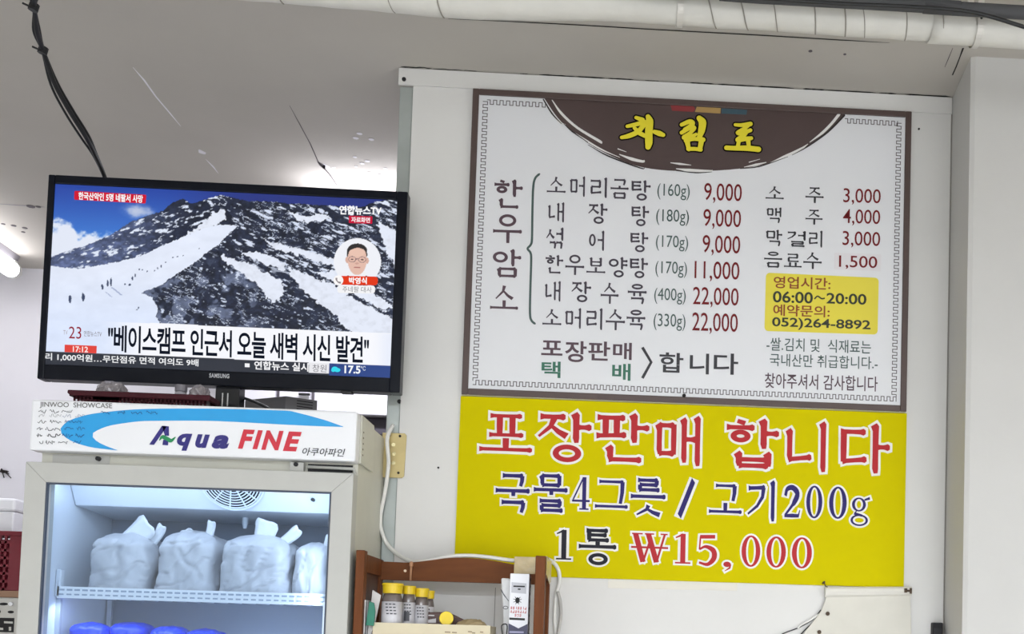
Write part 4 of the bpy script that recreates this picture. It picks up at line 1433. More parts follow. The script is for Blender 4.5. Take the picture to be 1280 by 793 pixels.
m_ = inside([(138, 359), (142, 360), (153, 369), (151, 369.5)], QX, QY) | inside([(130, 364), (134, 366), (141, 372), (139, 371.5)], QX, QY)
img = np.where(m_[..., None], C3((160, 172, 205)), img)
LB = lambda xa, ya, xb, yb: ya + (QX - xa) * (yb - ya) / (xb - xa)
band = (QY > LB(60, 398.5, 488, 417.5)) & (QX > 188)
wb = inside([(188, 404), (500, 417.5), (500, 470), (188, 470)], QX, QY)
img = np.where(wb[..., None], C3((246, 247, 252)), img)
lb = inside([(40, 399), (126, 402), (188, 404.3), (188, 470), (40, 470)], QX, QY)
fade = soft(QX, 120, 190)
img = np.where(lb[..., None], img * (1 - fade) + C3((246, 247, 252)) * fade, img)
rb = inside([(460, 416.5), (500, 418), (500, 470), (460, 470)], QX, QY)
fade = soft(QX, 462, 490) * .6
img = np.where(rb[..., None], img * (1 - fade) + C3((222, 230, 248)) * fade, img)
tk = QY > LB(57, 439.6, 488, 457.2)
img = np.where(tk[..., None], C3((44, 48, 58)), img)
bl = tk & (QX > 411.4)
img = np.where(bl[..., None], C3((34, 64, 132)), img)
wh = inside([(386, 453.3), (411.4, 454.5), (411, 467.5), (385.7, 466.5)], QX, QY)
img = np.where(wh[..., None], C3((232, 232, 236)), img)
# portrait inset
rr_ = np.hypot(QX - 446.8, QY - 327.5)
inset = (rr_ < 29.5) & (QY < 357)
pic = np.zeros_like(img) + C3((238, 240, 246))
ell = lambda cx_, cy_, a_, b_: ((QX - cx_) / a_) ** 2 + ((QY - cy_) / b_) ** 2 < 1
def put(m_, c):
    global pic
    pic = np.where(m_[..., None], C3(c), pic)
put(ell(446, 359, 25, 16), (40, 36, 40))
put(inside([(436, 340), (458, 340), (456, 350), (446, 358), (436, 350)], QX, QY), (240, 240, 242))
put(ell(446.5, 313.5, 12.6, 9) | ell(446.3, 318, 12.9, 9), (42, 38, 38))
put(ell(446.5, 325, 11.9, 19) & (QY > 310 + ((QX - 447) / 8) ** 2 * 2.5), (226, 186, 170))
put(ell(433.6, 325, 1.8, 4) | ell(459.2, 326, 1.8, 4), (214, 172, 156))
put(ell(446, 316, 10, 5), (232, 194, 176))
put((np.abs(np.hypot((QX - 440.3) / 1.25, QY - 324.3) - 3.5) < .38) | (np.abs(np.hypot((QX - 452.7) / 1.25, QY - 324.8) - 3.5) < .38) | (inside([(445, 323), (448, 323), (448, 324.3), (445, 324.3)], QX, QY)), (138, 112, 112))
put(ell(440.3, 324.3, 1.7, 1) | ell(452.7, 324.8, 1.7, 1), (70, 50, 50))
put(ell(446.3, 329.5, 2.4, 1.2), (206, 160, 146))
put(ell(446.3, 334.6, 4.6, .9), (176, 110, 104))
img = np.where(inset[..., None], pic, img)
img = np.clip(img, 0, 255)
col_lin = np.where(img / 255 <= .04045, img / 255 / 12.92, ((img / 255 + .055) / 1.055) ** 2.4)
me = bpy.data.meshes.new('screen')
vv = np.stack([GX, np.full_like(GX, YS), GZ], -1).reshape(-1, 3) - np.array(tv.location)
idx = np.arange(NX * NY).reshape(NY, NX)
ff = np.stack([idx[:-1, :-1], idx[:-1, 1:], idx[1:, 1:], idx[1:, :-1]], -1).reshape(-1, 4)
me.from_pydata(vv.tolist(), [], ff.tolist())
ca = me.color_attributes.new('picture', 'FLOAT_COLOR', 'POINT')
ca.data.foreach_set('color', np.concatenate([col_lin.reshape(-1, 3), np.ones((NX * NY, 1))], 1).astype(np.float32).ravel())
sm = bpy.data.materials.new('screen_picture')
sm.use_nodes = True
nt = sm.node_tree
at_ = nt.nodes.new('ShaderNodeAttribute')
at_.attribute_name = 'picture'
bs = nt.nodes['Principled BSDF']
bs.inputs['Base Color'].default_value = (.01, .01, .012, 1)
bs.inputs['Roughness'].default_value = .35
bs.inputs['Specular IOR Level'].default_value = .2
nt.links.new(at_.outputs['Color'], bs.inputs['Emission Color'])
bs.inputs['Emission Strength'].default_value = 1.0
me.materials.append(sm)
scr = bpy.data.objects.new('screen', me)
COL.objects.link(scr)
scr.parent = tv
S1, S2 = YS - .0004, YS - .0008


def em(name, fnc, c):
    b_ = MB()
    fnc(b_)
    return b_.build(name, emat('screen_%d_%d_%d' % c, c), scr)


RED_ = (206, 34, 56)
em('caption_box', lambda b_: rrpx(b_, (93, 238.6), (183, 243.6), (182, 254.6), (92.6, 249.8), 1.5, S1), RED_)
em('caption_lettering', lambda b_: sans(b_, '한국산악인 5명 네팔서 사망', (98, 178.5, 242, 251.8), S2, .03, 0, .05), (250, 250, 252))
em('channel_lettering', lambda b_: sans(b_, '연합뉴스TV', (424, 477, 257.3, 268.8), S2, .035, 0, .02), (250, 250, 252))
em('caption_box', lambda b_: rrpx(b_, (436, 269.7), (465.6, 270.6), (465.2, 280), (436, 279), .8, S1), (200, 30, 62))
em('caption_lettering', lambda b_: sans(b_, '자료화면', (439, 462.5, 271.6, 278.4), S2, .03, 0, .03), (250, 236, 240))
em('caption_box', lambda b_: rrpx(b_, (424, 345), (472.5, 346), (472, 357), (424, 356), 4, S1), (226, 62, 34))
em('caption_lettering', lambda b_: sans(b_, '박영식', (436, 458.5, 346.8, 355.2), S2, .035, 0, .02), (252, 250, 250))
em('caption_box', lambda b_: rrpx(b_, (422, 356.5), (469, 357.5), (468.5, 367.3), (421.5, 366.3), 3.4, S1), (244, 244, 246))
em('caption_lettering', lambda b_: sans(b_, '주네팔 대사', (428, 464.5, 358.4, 365.5), S2, 0, 0, .02), (120, 120, 128))
em('phone_badge', lambda b_: b_.flat(ring(423, 350.6, 6.2, 6.2, 6.2, 6.2), lambda x, y: at(x, y, S2)), (250, 248, 248))
em('phone_icon', lambda b_: ribpx(b_, smooth_path([(420.5, 347.5), (420.8, 350.5), (423, 353), (426, 353.6)], 3), list(np.interp(np.linspace(0, 1, 10), [0, .2, .5, .8, 1], [2.4, 2.2, 1.2, 2.2, 2.4])), S2 - .0004), (150, 140, 142))
em('headline_lettering', lambda b_: sans(b_, '"베이스캠프 인근서 오늘 새벽 시신 발견"', (134.6, 461, 413.5, 447.5), S2, .022, 0, .0455, .93), (20, 26, 40))
em('date_lettering', lambda b_: sans(b_, '23', (86, 101.5, 408.6, 423.6), S2, .0, 0, .04), (150, 40, 56))
em('date_caption', lambda b_: sans(b_, '연합뉴스TV', (104.7, 127, 414, 421), S2, 0, 0, .04), (120, 112, 116))
em('date_caption', lambda b_: sans(b_, 'TV', (79, 84.5, 413, 418.5), S2, 0, 0, .04), (170, 160, 166))
em('clock_box', lambda b_: rrpx(b_, (80.8, 431), (121, 432.6), (120.6, 442), (80.6, 440.3), .6, S1), (226, 74, 66))
em('clock_lettering', lambda b_: sans(b_, '17:12', (91, 110, 433.3, 440.5), S2, .02, 0, .04), (252, 236, 232))
em('ticker_lettering', lambda b_: sans(b_, '리 1,000억원…무단점유 면적 여의도 9배', (56.5, 248, 445.3, 454.8), S2, .02, 0, .042), (238, 240, 242))
em('ticker_lettering', lambda b_: sans(b_, '연합뉴스 실시', (317.7, 385.5, 452.7, 463.5), S2, .025, 0, .04), (246, 246, 248))
em('ticker_bullet', lambda b_: flatpx(b_, [(306, 454.4), (312, 454.7), (312, 459.4), (306, 459.1)], S2), (246, 246, 248))
em('city_lettering', lambda b_: sans(b_, '창원', (390.5, 408, 456, 465.4), S2, 0, 0, .04), (120, 120, 126))
em('weather_icon', lambda b_: (b_.flat(ring(418.5, 461.5, 4, 3, 4, 3), lambda x, y: at(x, y, S2)), b_.flat(ring(421.5, 462.8, 4, 2.6, 4, 2.6), lambda x, y: at(x, y, S2)), b_.flat(ring(416.6, 463, 2.6, 2.2, 2.6, 2.2), lambda x, y: at(x, y, S2))), (60, 220, 240))
em('weather_lettering', lambda b_: sans(b_, '17.5', (430.5, 450.5, 457.3, 467.3), S2, .03, 0, .03), (244, 248, 252))
em('weather_lettering', lambda b_: sans(b_, '℃', (451, 457, 458, 463.5), S2, .0, 0, .03), (230, 238, 250))

# hanging cables feeding the television
cb = thing('cable_bundle', 'black cables tied together, hanging from the ceiling to the back of the television', 'cable', at(131, 222, -.03))
base = [(34, -40), (41, -12), (43, 8), (46, 38), (54, 64), (68, 104), (87, 139), (107, 171), (119, 194), (131, 222), (142, 260)]
Ys = np.linspace(-.5, -.036, len(base) - 1).tolist() + [-.036]
for k, (ox, oy, r_) in enumerate(((0, 0, .0042), (-4, 3, .0024), (3, 0, .003))):
    pts = []
    for i, (x, y) in enumerate(base):
        f_ = [3.0, 1.2, .2, 1, .3, 1.2, 1.5, 1.4, .6, .3, .3][i]
        pts.append(at(x + ox * f_ * (2.4 if i < 2 else 1), y + oy * f_ * .3, Ys[i] + k * .006))
    pts.insert(0, np.array((pts[0][0] - .03, -.66 + k * .012, ZC - .002)))
    MB().tube(smooth_path(pts, 6), r_, 8).build('cable_strand', CABLE, cb, smooth=True)
for (x, y, i) in ((42.5, 9, 2), (54, 63, 4)):
    c = at(x, y, Ys[i])
    mb = MB().tube([c + np.array((-.002, 0, -.006)), c + np.array((.001, 0, .006))], .0085, 10)
    mb.tube([c + np.array((-.008, -.004, 0)), c + np.array((-.017, -.006, .003))], .0018, 6)
    mb.build('cable_tie', BLACKM, cb)

# ------------------------------------------------------------------ things on top of the fridge
ZT = TOPZ + .0006
bk = thing('plastic_basket', 'shallow dark maroon plastic basket with slotted sides, on the fridge below the television', 'basket', (float(at(170, 495, -.15)[0]), -.12, ZT))
x0b, x1b = float(at(86, 495, -.19)[0]), float(at(264, 495, -.19)[0])
zr = float(at(175, 491.5, -.19)[2])
MARO = mat('maroon_plastic', (66, 14, 26), .4, spec=.25)
y0b, y1b = -.19, -.145
mb = MB()
mb.prism([(x0b, zr), (x1b, zr), (x1b, zr - .011), (x0b + .006, zr - .011), (x0b - .001, zr - .006)], y0b - .006, y0b)
mb.prism([(x0b, zr), (x1b, zr), (x1b, zr - .011), (x0b + .006, zr - .011)], y1b, y1b + .006)
mb.box(x0b, x0b + .006, y0b, y1b, zr - .011, zr)
mb.box(x1b - .006, x1b, y0b, y1b, zr - .011, zr)
mb.build('rim', MARO, bk, bevel=.0015)
mb = MB()
zl = zr - .011
n = 34
for yy in (y0b - .003, y1b + .001):
    for i in range(n + 1):
        x = x0b + .012 + (x1b - x0b - .022) * i / n
        mb.box(x - .0018, x + .0018, yy, yy + .002, ZT + .006, zl)
    mb.box(x0b + .010, x1b - .008, yy, yy + .002, ZT, ZT + .010)
    mb.box(x0b + .010, x1b - .008, yy, yy + .002, zl - .006, zl)
    mb.box(x0b + .012 + (x1b - x0b) * .14, x0b + (x1b - x0b) * .36, yy, yy + .002, ZT + .006, zl)
mb.box(x0b + .010, x1b - .008, y0b, y1b, ZT, ZT + .003)
mb.build('basket_wall', MARO, bk)


def packet(name, xa, xb, ya, yb, Y, m, lab, cat, seed, zbase):
    X0, X1 = float(at(xa, yb, Y)[0]), float(at(xb, yb, Y)[0])
    zt2 = float(at((xa + xb) / 2, ya, Y)[2])
    t_ = thing(name, lab, cat, ((X0 + X1) / 2, Y, zbase))
    superbag(X0, X1, Y, .018, zbase, zt2, seed, 3.0, .16).build('packet_body', m, t_, smooth=True)
    return t_


SILV = mat('silver_film', (150, 144, 146), .25, metal=.3, bump=.5, bscale=70, var=.25, scale=40)
packet('crumpled_wrapper', 121, 160, 477, 490, -.166, SILV, 'crumpled silver grey wrapper in the maroon basket, left of the small jar', 'wrapper', 71, ZT + .004)
packet('crumpled_wrapper', 237, 262, 482, 496, -.166, SILV, 'crumpled silver grey wrapper at the right end of the maroon basket', 'wrapper', 77, ZT + .004)
q = at(226.5, 485, -.166)
t = thing('small_jar', 'small grey capped jar in the maroon basket', 'jar', (q[0], -.166, ZT + .004))
MB().lathe([(.010, ZT + .004), (.0115, ZT + .008), (.0115, q[2] - .012), (.009, q[2] - .008)], (q[0], -.166, 0), 18).build('jar_body', mat('jar_grey', (170, 166, 172), .3), t, smooth=True)
MB().lathe([(.0115, q[2] - .0079), (.0115, q[2] + .004), (.010, q[2] + .005)], (q[0], -.166, 0), 18).build('lid', mat('jar_lid', (120, 116, 122), .4), t)
# grey receiver box right of the stand
c = at(357, 500, .05)
zt3 = float(at(345, 497.5, .05)[2])
t = thing('receiver_box', 'small grey receiver box on the fridge, right of the television stand', 'box', (float(c[0]), .03, ZT))
bw, bd, hh = .085, .07, zt3 - ZT
xr0 = float(at(306, 500, .085)[0])
xr1 = float(at(397, 503, .06)[0])
xrm = float(at(357, 498, .026)[0])
GB = mat('receiver_grey', (120, 118, 122), .5)
mb = MB()
foot = [(xr0, .085), (xrm, .026), (xr1, .06), (xr1 - .03, .098), (xr0 + .04, .098)]
n = len(foot)
mb.add([(x, y, ZT) for x, y in foot] + [(x, y, zt3) for x, y in foot], [tuple(range(n - 1, -1, -1)), tuple(range(n, 2 * n))] + [(i, (i + 1) % n, (i + 1) % n + n, i + n) for i in range(n)])
mb.build('case', GB, t, bevel=.002)
sl = MB()
for i in range(4):
    z = zt3 - .008 - i * .006
    pa, pb = np.array((xrm, .026)), np.array((xr1, .06))
    u_ = pb - pa
    nn = np.array((u_[1], -u_[0])) / np.linalg.norm(u_) * .0006
    a_, b_ = pa + u_ * .35 + nn, pa + u_ * .85 + nn
    sl.add([(a_[0], a_[1], z), (b_[0], b_[1], z), (b_[0], b_[1], z + .0022), (a_[0], a_[1], z + .0022)], [(0, 1, 2, 3)])
sl.build('vent_slot', BLACKM, t)
wire = [(float(at(302, 497, -.03)[0]), -.03, float(at(302, 497, -.03)[2])), at(314, 501, -.028), at(326, 506, -.024), at(336, 511, -.02)]
tag(MB().tube(smooth_path(wire, 5), .003, 8).build('signal_cable', CABLE, smooth=True), 'short black cable running from the television stand toward the grey receiver box', 'cable')

# ------------------------------------------------------------------ kitchen behind
KY = min(YB - .36, .95)
kx = [float(at(x, 500, KY)[0]) for x in (300, 346, 390, 520)]
kz0, kz1 = float(at(440, 519, KY)[2]), float(at(440, 519, KY)[2]) + .62
cabn = thing('wall_cabinet', 'white kitchen wall cabinet seen behind the television above the fridge', 'cabinet', ((kx[0] + kx[3]) / 2, YB, kz0))
CAB = mat('cabinet_white', (226, 224, 230), .4)
MB().box(kx[0], kx[3], KY + .022, YB - .001, kz0, kz1).build('cabinet_carcass', mat('carcass_grey', (120, 114, 120), .6), cabn)
for i in range(3):
    MB().box(kx[i] + .006, kx[i + 1] - .006, KY, KY + .0215, kz0 + .002, kz1 - .002).build('cabinet_door', CAB, cabn, bevel=.003)
q = at(383, 494, KY)
MB().tube([(q[0] - .02, KY - .008, q[2]), (q[0] + .012, KY - .008, q[2])], .004, 8).build('cabinet_handle', BLACKM, cabn)
hx = [float(at(x, 525, KY)[0]) for x in (440, 520)]
t = thing('dark_box', 'dark grey box under the right end of the wall cabinet', 'hood', ((hx[0] + hx[1]) / 2, KY + .1, kz0 - .06))
MB().box(hx[0], hx[1], KY + .03, YB - .002, kz0 - .05, kz0 - .001).build('dark_box_body', mat('dark_box_grey', (62, 58, 66), .5), t, bevel=.003)  # plain dark box filling the strip below the cabinet
MB().box(hx[0] - .01, hx[1], KY + .02, KY + .0298, kz0 - .05, kz0 - .035).build('dark_box_lip', mat('dark_box_lip', (78, 74, 82), .4), t)

# lamp on the kitchen ceiling
ZL = ZC - .055
lamp = thing('ceiling_lamp', 'glowing fluorescent tube lamp on the kitchen ceiling left of the television', 'lamp', (float(pz(ZL, -30, 310)[0]), float(pz(ZL, -30, 310)[1]), ZC))
A3, B3 = Vector(pz(ZL, -95, 262)), Vector(pz(ZL, 14, 337))
B3.y = min(B3.y, YB - .06)
d = (B3 - A3)
d.z = 0
d.normalize()
s_ = Vector((-d.y, d.x, 0))
if s_.x > 0:
    s_ = -s_
mb = MB()
vs = []
for p in (A3, B3 + d * .03):
    for (o_, z) in ((-.012, ZC - .0008), (.10, ZC - .0008), (.09, ZC - .022), (-.004, ZC - .022)):
        vs.append((p.x + s_.x * o_, p.y + s_.y * o_, z))
mb.add(vs, [(0, 1, 2, 3), (7, 6, 5, 4), (0, 4, 5, 1), (1, 5, 6, 2), (2, 6, 7, 3), (3, 7, 4, 0)])
mb.build('lamp_housing', mat('lamp_housing', (150, 146, 152), .5), lamp)
tubes = emat('tube_glow', (250, 250, 255), 11.0)
for o_ in (.0, .085):
    a = A3 + s_ * o_
    b_ = B3 + s_ * o_
    MB().tube([(a.x, a.y, ZL), (b_.x, b_.y, ZL)], .026, 14).build('fluorescent_tube', tubes, lamp, smooth=True)
    MB().tube([(b_.x, b_.y, ZL), (b_.x + d.x * .02, b_.y + d.y * .02, ZL)], .0262, 14).build('tube_cap', WHITEP, lamp)
    MB().box(b_.x - .008, b_.x + .008, b_.y + .004, b_.y + .02, ZL, ZC - .0221).build('tube_holder', WHITEP, lamp)

# red crate stack at the far left
CYq = .55
def bx_(xa, xb, ya, yb, Y):
    return float(at(xa, yb, Y)[0]), float(at(xb, yb, Y)[0]), float(at(xb, yb, Y)[2]), float(at(xb, ya, Y)[2])
cx0, cx1, cz0, cz1 = bx_(-70, 40, 749, 793, CYq)
zst = float(at(14, 747.5, CYq)[2])
st_ = thing('steel_cabinet', 'perforated stainless steel cabinet at the far left behind the fridge', 'cabinet', ((cx0 + cx1) / 2, CYq + .2, 0))
SS = mat('stainless', (186, 184, 178), .35, metal=.5, var=.05, scale=20)
MB().box(cx0, cx1, CYq, CYq + .4, 0.0, zst).build('cabinet_shell', SS, st_, bevel=.003)
hol = MB()
for (x, y, rx_, ry_) in ((4.5, 755.5, 5.5, 1.7), (13.5, 765.5, 4, 1.7), (-2, 765, 3, 2.4), (-12, 755, 5, 1.7)):
    hol.flat(ring(x, y, rx_, ry_, rx_, ry_), lambda a, b_: at(a, b_, CYq - .0006))
flatpx(hol, [(-30, 772), (18, 773), (17, 791), (-30, 790)], CYq - .0006)
hol.build('vent_hole', mat('hole_black', (30, 28, 30), .8), st_)
lv = MB()
flatpx(lv, [(5, 777), (16, 777.5), (16, 780), (5, 779.5)], CYq - .0012)
flatpx(lv, [(11, 784), (14, 784), (14, 789), (11, 789)], CYq - .0012)
flatpx(lv, [(-5, 785), (4, 785.3), (4, 788), (-5, 787.7)], CYq - .0012)
lv.build('louvre', SS, st_)
q = at(14.5, 755.5, CYq - .002)
MB().lathe([(.005, -.006), (.005, .0)], q, 12, 'y').build('rivet', CHROME, st_)
px0, px1 = cx0, float(at(34, 742, CYq)[0])
zpl = float(at(14, 739, CYq)[2])
tag(MB().box(px0, px1, CYq + .004, CYq + .34, zst + .0005, zpl).build('wooden_plank', mat('plank_brown', (150, 116, 92), .6, var=.1, scale=12), bevel=.002), 'brown wooden plank lying on the steel cabinet under the red crate', 'plank')
rc0, rc1 = float(at(-90, 700, CYq)[0]), float(at(36, 700, CYq)[0])
zc1 = float(at(14, 664, CYq)[2])
cr_ = thing('plastic_crate', 'dark red slotted plastic crate on the plank at the far left', 'crate', ((rc0 + rc1) / 2, CYq + .15, zpl))
RED = mat('crate_red', (112, 16, 34), .4)
y0c, y1c = CYq + .012, CYq + .30
mb = MB()
zp = zpl + .0008
th = .005
xs = float(at(11, 700, y0c)[0])
mb.box(xs, rc1, y0c, y0c + th, zp, zc1 - .012)
mb.box(rc0, rc1, y1c, y1c + th, zp, zc1 - .012)
mb.box(rc1 - th, rc1, y0c + th, y1c, zp, zc1 - .012)
mb.box(rc0, rc0 + th, y0c + th, y1c, zp, zc1 - .012)
mb.box(rc0 + th, rc1 - th, y0c + th, y1c, zp, zp + .004)
zz_ = np.linspace(zp, zc1 - .012, 8)
for i in range(7):
    mb.box(rc0 + th, xs, y0c, y0c + th, zz_[i], zz_[i] + (zz_[i + 1] - zz_[i]) * .35)
k = 0
x = rc0 + th
while x < xs:
    mb.box(x, min(x + .006, xs), y0c, y0c + th, zp, zc1 - .012)
    x += .0145
mb.build('crate_wall', RED, cr_)
mb = MB()
mb.box(rc0 - .004, rc1 + .004, y0c - .006, y0c + .006, zc1 - .012, zc1)
mb.box(rc0 - .004, rc1 + .004, y1c, y1c + .01, zc1 - .012, zc1)
mb.box(rc0 - .004, rc0 + .006, y0c + .006, y1c, zc1 - .012, zc1)
mb.box(rc1 - .006, rc1 + .004, y0c + .006, y1c, zc1 - .012, zc1)
mb.build('crate_rim', RED, cr_, bevel=.002)
X0, X1 = float(at(-60, 650, CYq + .12)[0]), float(at(34, 650, CYq + .12)[0])
t = thing('foam_box', 'white foam box resting on the red crate at the far left', 'box', ((X0 + X1) / 2, CYq + .15, zc1))
FOAM = mat('foam_white', (238, 238, 242), .6, var=.02, scale=60)
zf = float(at(14, 623.5, CYq + .06)[2])
MB().box(X0 + .004, X1 - .004, CYq + .06, CYq + .27, zc1 + .0006, zc1 + (zf - zc1) * .62).build('box_body', FOAM, t, bevel=.004)
MB().box(X0, X1, CYq + .055, CYq + .275, zc1 + (zf - zc1) * .62 + .0005, zf).build('box_lid', FOAM, t, bevel=.006)
# insect on the back wall
q = at(6, 590, YB)
t = thing('insect', 'small dark long-legged insect on the white kitchen wall left of the fridge', 'insect', (float(q[0]), YB, float(q[2])))
MB().lathe([(.001, -.016), (.004, -.01), (.0055, 0), (.0035, .01), (.001, .016)], (q[0], YB - .006, q[2]), 10, 'x').build('insect_body', CRACK, t, smooth=True)
for (ex, ey) in ((2, 586.5), (14, 598), (5, 597.5), (11, 593), (1, 589)):
    e_ = at(ex, ey, YB - .001)
    mid = (np.array(q) + e_) / 2 + np.array((0, -.012, .004))
    MB().tube([(q[0], YB - .006, q[2]), mid, e_], .0016, 5).build('insect_leg', CRACK, t)

# ------------------------------------------------------------------ hinge plate on the post, white cable
q0, q1 = at(476.5, 541, -.003), at(505, 598, -.003)
t = thing('hinge_plate', 'brass-coloured metal hinge plate screwed to the steel post beside the fridge', 'bracket', (float((q0[0] + q1[0]) / 2), 0, float(q1[2])))
mb = MB()
mb.prism([(q0[0], q1[2]), (q1[0] - .004, q1[2]), (q1[0], q1[2] + .004), (q1[0] + .002, q0[2] - .004), (q1[0] - .002, q0[2]), (q0[0] + .003, q0[2])], -.004, -.0006)
mb.build('plate', BRASS, t, bevel=.0008)
qk = at(481, 570, -.01)
MB().tube([(q0[0] + .002, -.010, q1[2] + .002), (q0[0] + .002, -.010, q0[2] - .03)], .0055, 12).build('hinge_knuckle', BRASS, t, smooth=True)
for i, (x, y) in enumerate(((492, 556.5), (492.5, 568), (492, 579.5))):
    q = at(x, y, -.004)
    MB().lathe([(.0042, -.0065), (.0042, -.0041)], (q[0], 0, q[2]), 12, 'y').build('bolt', mat('bolt_bright', (220, 208, 160), .25, metal=.7), t)
for (x, y) in ((500, 545.5), (498, 591.5), (486.5, 545), (484, 591)):
    q = at(x, y, -.004)
    MB().lathe([(.0028, -.005), (.0028, -.0041)], (q[0], 0, q[2]), 10, 'y').build('screw_hole', CRACK, t)

cp = [(484, 549.6, -.022), (485.6, 580, -.022), (481, 616, -.016), (475.5, 646.5, -.012), (478, 667.6, -.012), (488.4, 685.8, -.016), (509.6, 700.5, -.06), (531, 701.8, -.088),
      (561, 696.3, -.094), (585, 695, -.094), (611, 697, -.094), (640, 701, -.094), (660, 700.5, -.09), (680, 698.5, -.07), (691, 703, -.03), (698, 712.8, -.012), (699.5, 727, -.005), (696, 741, -.005), (694, 754, -.005), (693.5, 777, -.005), (696, 800, -.005)]
zcb = float(at(478, 530, 0)[2])
cw = [(sx1 + .014, .07, zcb + .004), (sx1 + .014, .03, zcb + .003), (sx1 + .015, -.006, zcb - .008)] + [at(x, y, Y) for x, y, Y in cp]
tag(MB().tube(smooth_path(cw, 7), .0042, 10).build('power_cable', mat('white_cable', (236, 234, 228), .4), smooth=True),
    'white cable looping from behind the fridge along the top of the wooden rack', 'cable')
cp2 = [(697, 740, -.012), (700, 752, -.012), (701, 770, -.012), (698, 790, -.012), (696, 810, -.012)]  # the white cable's shadow on the wall, modelled as a second grey cord
tag(MB().tube(smooth_path([at(x, y, Y) for x, y, Y in cp2], 6), .0036, 8).build('power_cable', mat('cable_shadow', (186, 182, 176), .5), smooth=True),
    'shadow of the white cable, built as a grey cord right of the wooden rack', 'cable')

# ------------------------------------------------------------------ wooden rack
YRF, YRB = -.262, -.085
rl0, rl1 = float(at(443, 740, YRF)[0]), float(at(454, 740, YRF)[0])
rr0, rr1 = float(at(668, 740, YRF)[0]), float(at(680.5, 740, YRF)[0])
zl_, zr_ = float(at(450, 688, YRF)[2]), float(at(677, 695, YRF)[2])
zrk = (zl_ + zr_) / 2
rk = thing('wooden_rack', 'brown wooden rack against the wall below the yellow banner', 'rack', ((rl0 + rr1) / 2, -.09, 0))
for (xa, xb) in ((rl0, rl1), (rr0, rr1)):
    MB().box(xa, xb, YRF, YRF + .025, 0, zrk).build('post', WOODV, rk, bevel=.0015)
    MB().box(xa, xb, YRB - .025, YRB, 0, zrk - .006).build('post', WOODV, rk, bevel=.0015)
    for za in (zrk - .04, zrk - .394):
        MB().box(xa, xb, YRF + .025, YRB - .025, za, za + .034).build('side_rail', WOODV, rk, bevel=.001)
    MB().box((xa + xb) / 2 - .003, (xa + xb) / 2 + .003, YRF + .025, YRB - .025, zrk - .36, zrk - .04).build('side_panel', WOODD, rk)
top = smooth_path([(474, 702), (495, 703), (514, 703.4), (540, 700.5), (561, 698), (586, 698), (611, 700.4), (643, 706), (660, 707.5), (678, 708)], 4)
T3 = [at(x, y, YRB - .02) for x, y in top]
zbot = float(at(543, 727, YRB - .02)[2])
poly = [(rl1, float(T3[0][2]))] + [(float(p[0]), float(p[2])) for p in T3 if rl1 < p[0] < rr0] + [(rr0, float(T3[-1][2])), (rr0, zbot), (rl1, zbot)]
mb = MB()
n = len(poly)
half = [(p[0], p[1]) for p in poly[:-2]]
for i in range(len(half) - 1):
    (xa, za), (xb, zb2) = half[i], half[i + 1]
    if xb <= xa:
        continue
    mb.prism([(xa, zbot), (xb, zbot), (xb, zb2), (xa, za)], YRB - .02, YRB - .004)
rail = mb.build('back_rail', WOOD, rk)
q = at(506.5, 714, YRB - .021)
MB().lathe([(.0028, -.023 + YRB + .0005), (.0028, YRB - .0202)], (q[0], 0, q[2]), 10, 'y').build('screw', mat('screw_pale', (214, 190, 160), .4, metal=.4), rk)
mb = MB()
q = at(514, 706, YRB - .026)
mb.lathe([(.002, -.006), (.004, -.003), (.004, .003), (.002, .006)], (q[0], YRB - .026, q[2]), 12)
q2 = at(513, 726, YRB - .026)
mb.tube([(q[0], YRB - .026, q[2] - .004), (q2[0], YRB - .026, q2[2])], [.0026, .0022], 8)
mb.build('peg', mat('peg_tan', (190, 140, 104), .5), rk, smooth=True)
zsh = float(at(560, 806, YRF)[2])
for z in (zsh, .75, .35):
    MB().box(rl1 + .0005, rr0 - .0005, YRF + .002, YRB - .021, z - .014, z).build('rack_shelf', WOOD, rk)
# tan packing tape wrapped round the right corner
TAPE = mat('packing_tape', (196, 172, 116), .22, var=.1, scale=50, bump=.2, bscale=60)
q0, q1 = at(643, 696, YRB - .023), at(668, 718, YRB - .023)
ztp = float(q0[2])
t = thing('packing_tape', 'glossy tan packing tape wrapped around the right corner of the wooden rack', 'tape', (float(q0[0]), YRB, float(q1[2])))
mb = MB()
mb.box(q0[0], rr0 - .0005, YRB - .0225, YRB - .0206, q1[2], ztp)
mb.build('tape_front', TAPE, t, bevel=.0004)
mb = MB()
mb.prism_x([(YRF + .03, zrk + .0006), (YRB, zrk + .0006), (YRB, zrk - .040), (YRB - .05, zrk - .046), (YRF + .03, zrk - .034)], rr1 + .0004, rr1 + .0016)
mb.box(rr0 + .0002, rr1 + .0016, YRF + .03, YRB, zrk + .0007, zrk + .0016)
mb.build('tape_side', TAPE, t)

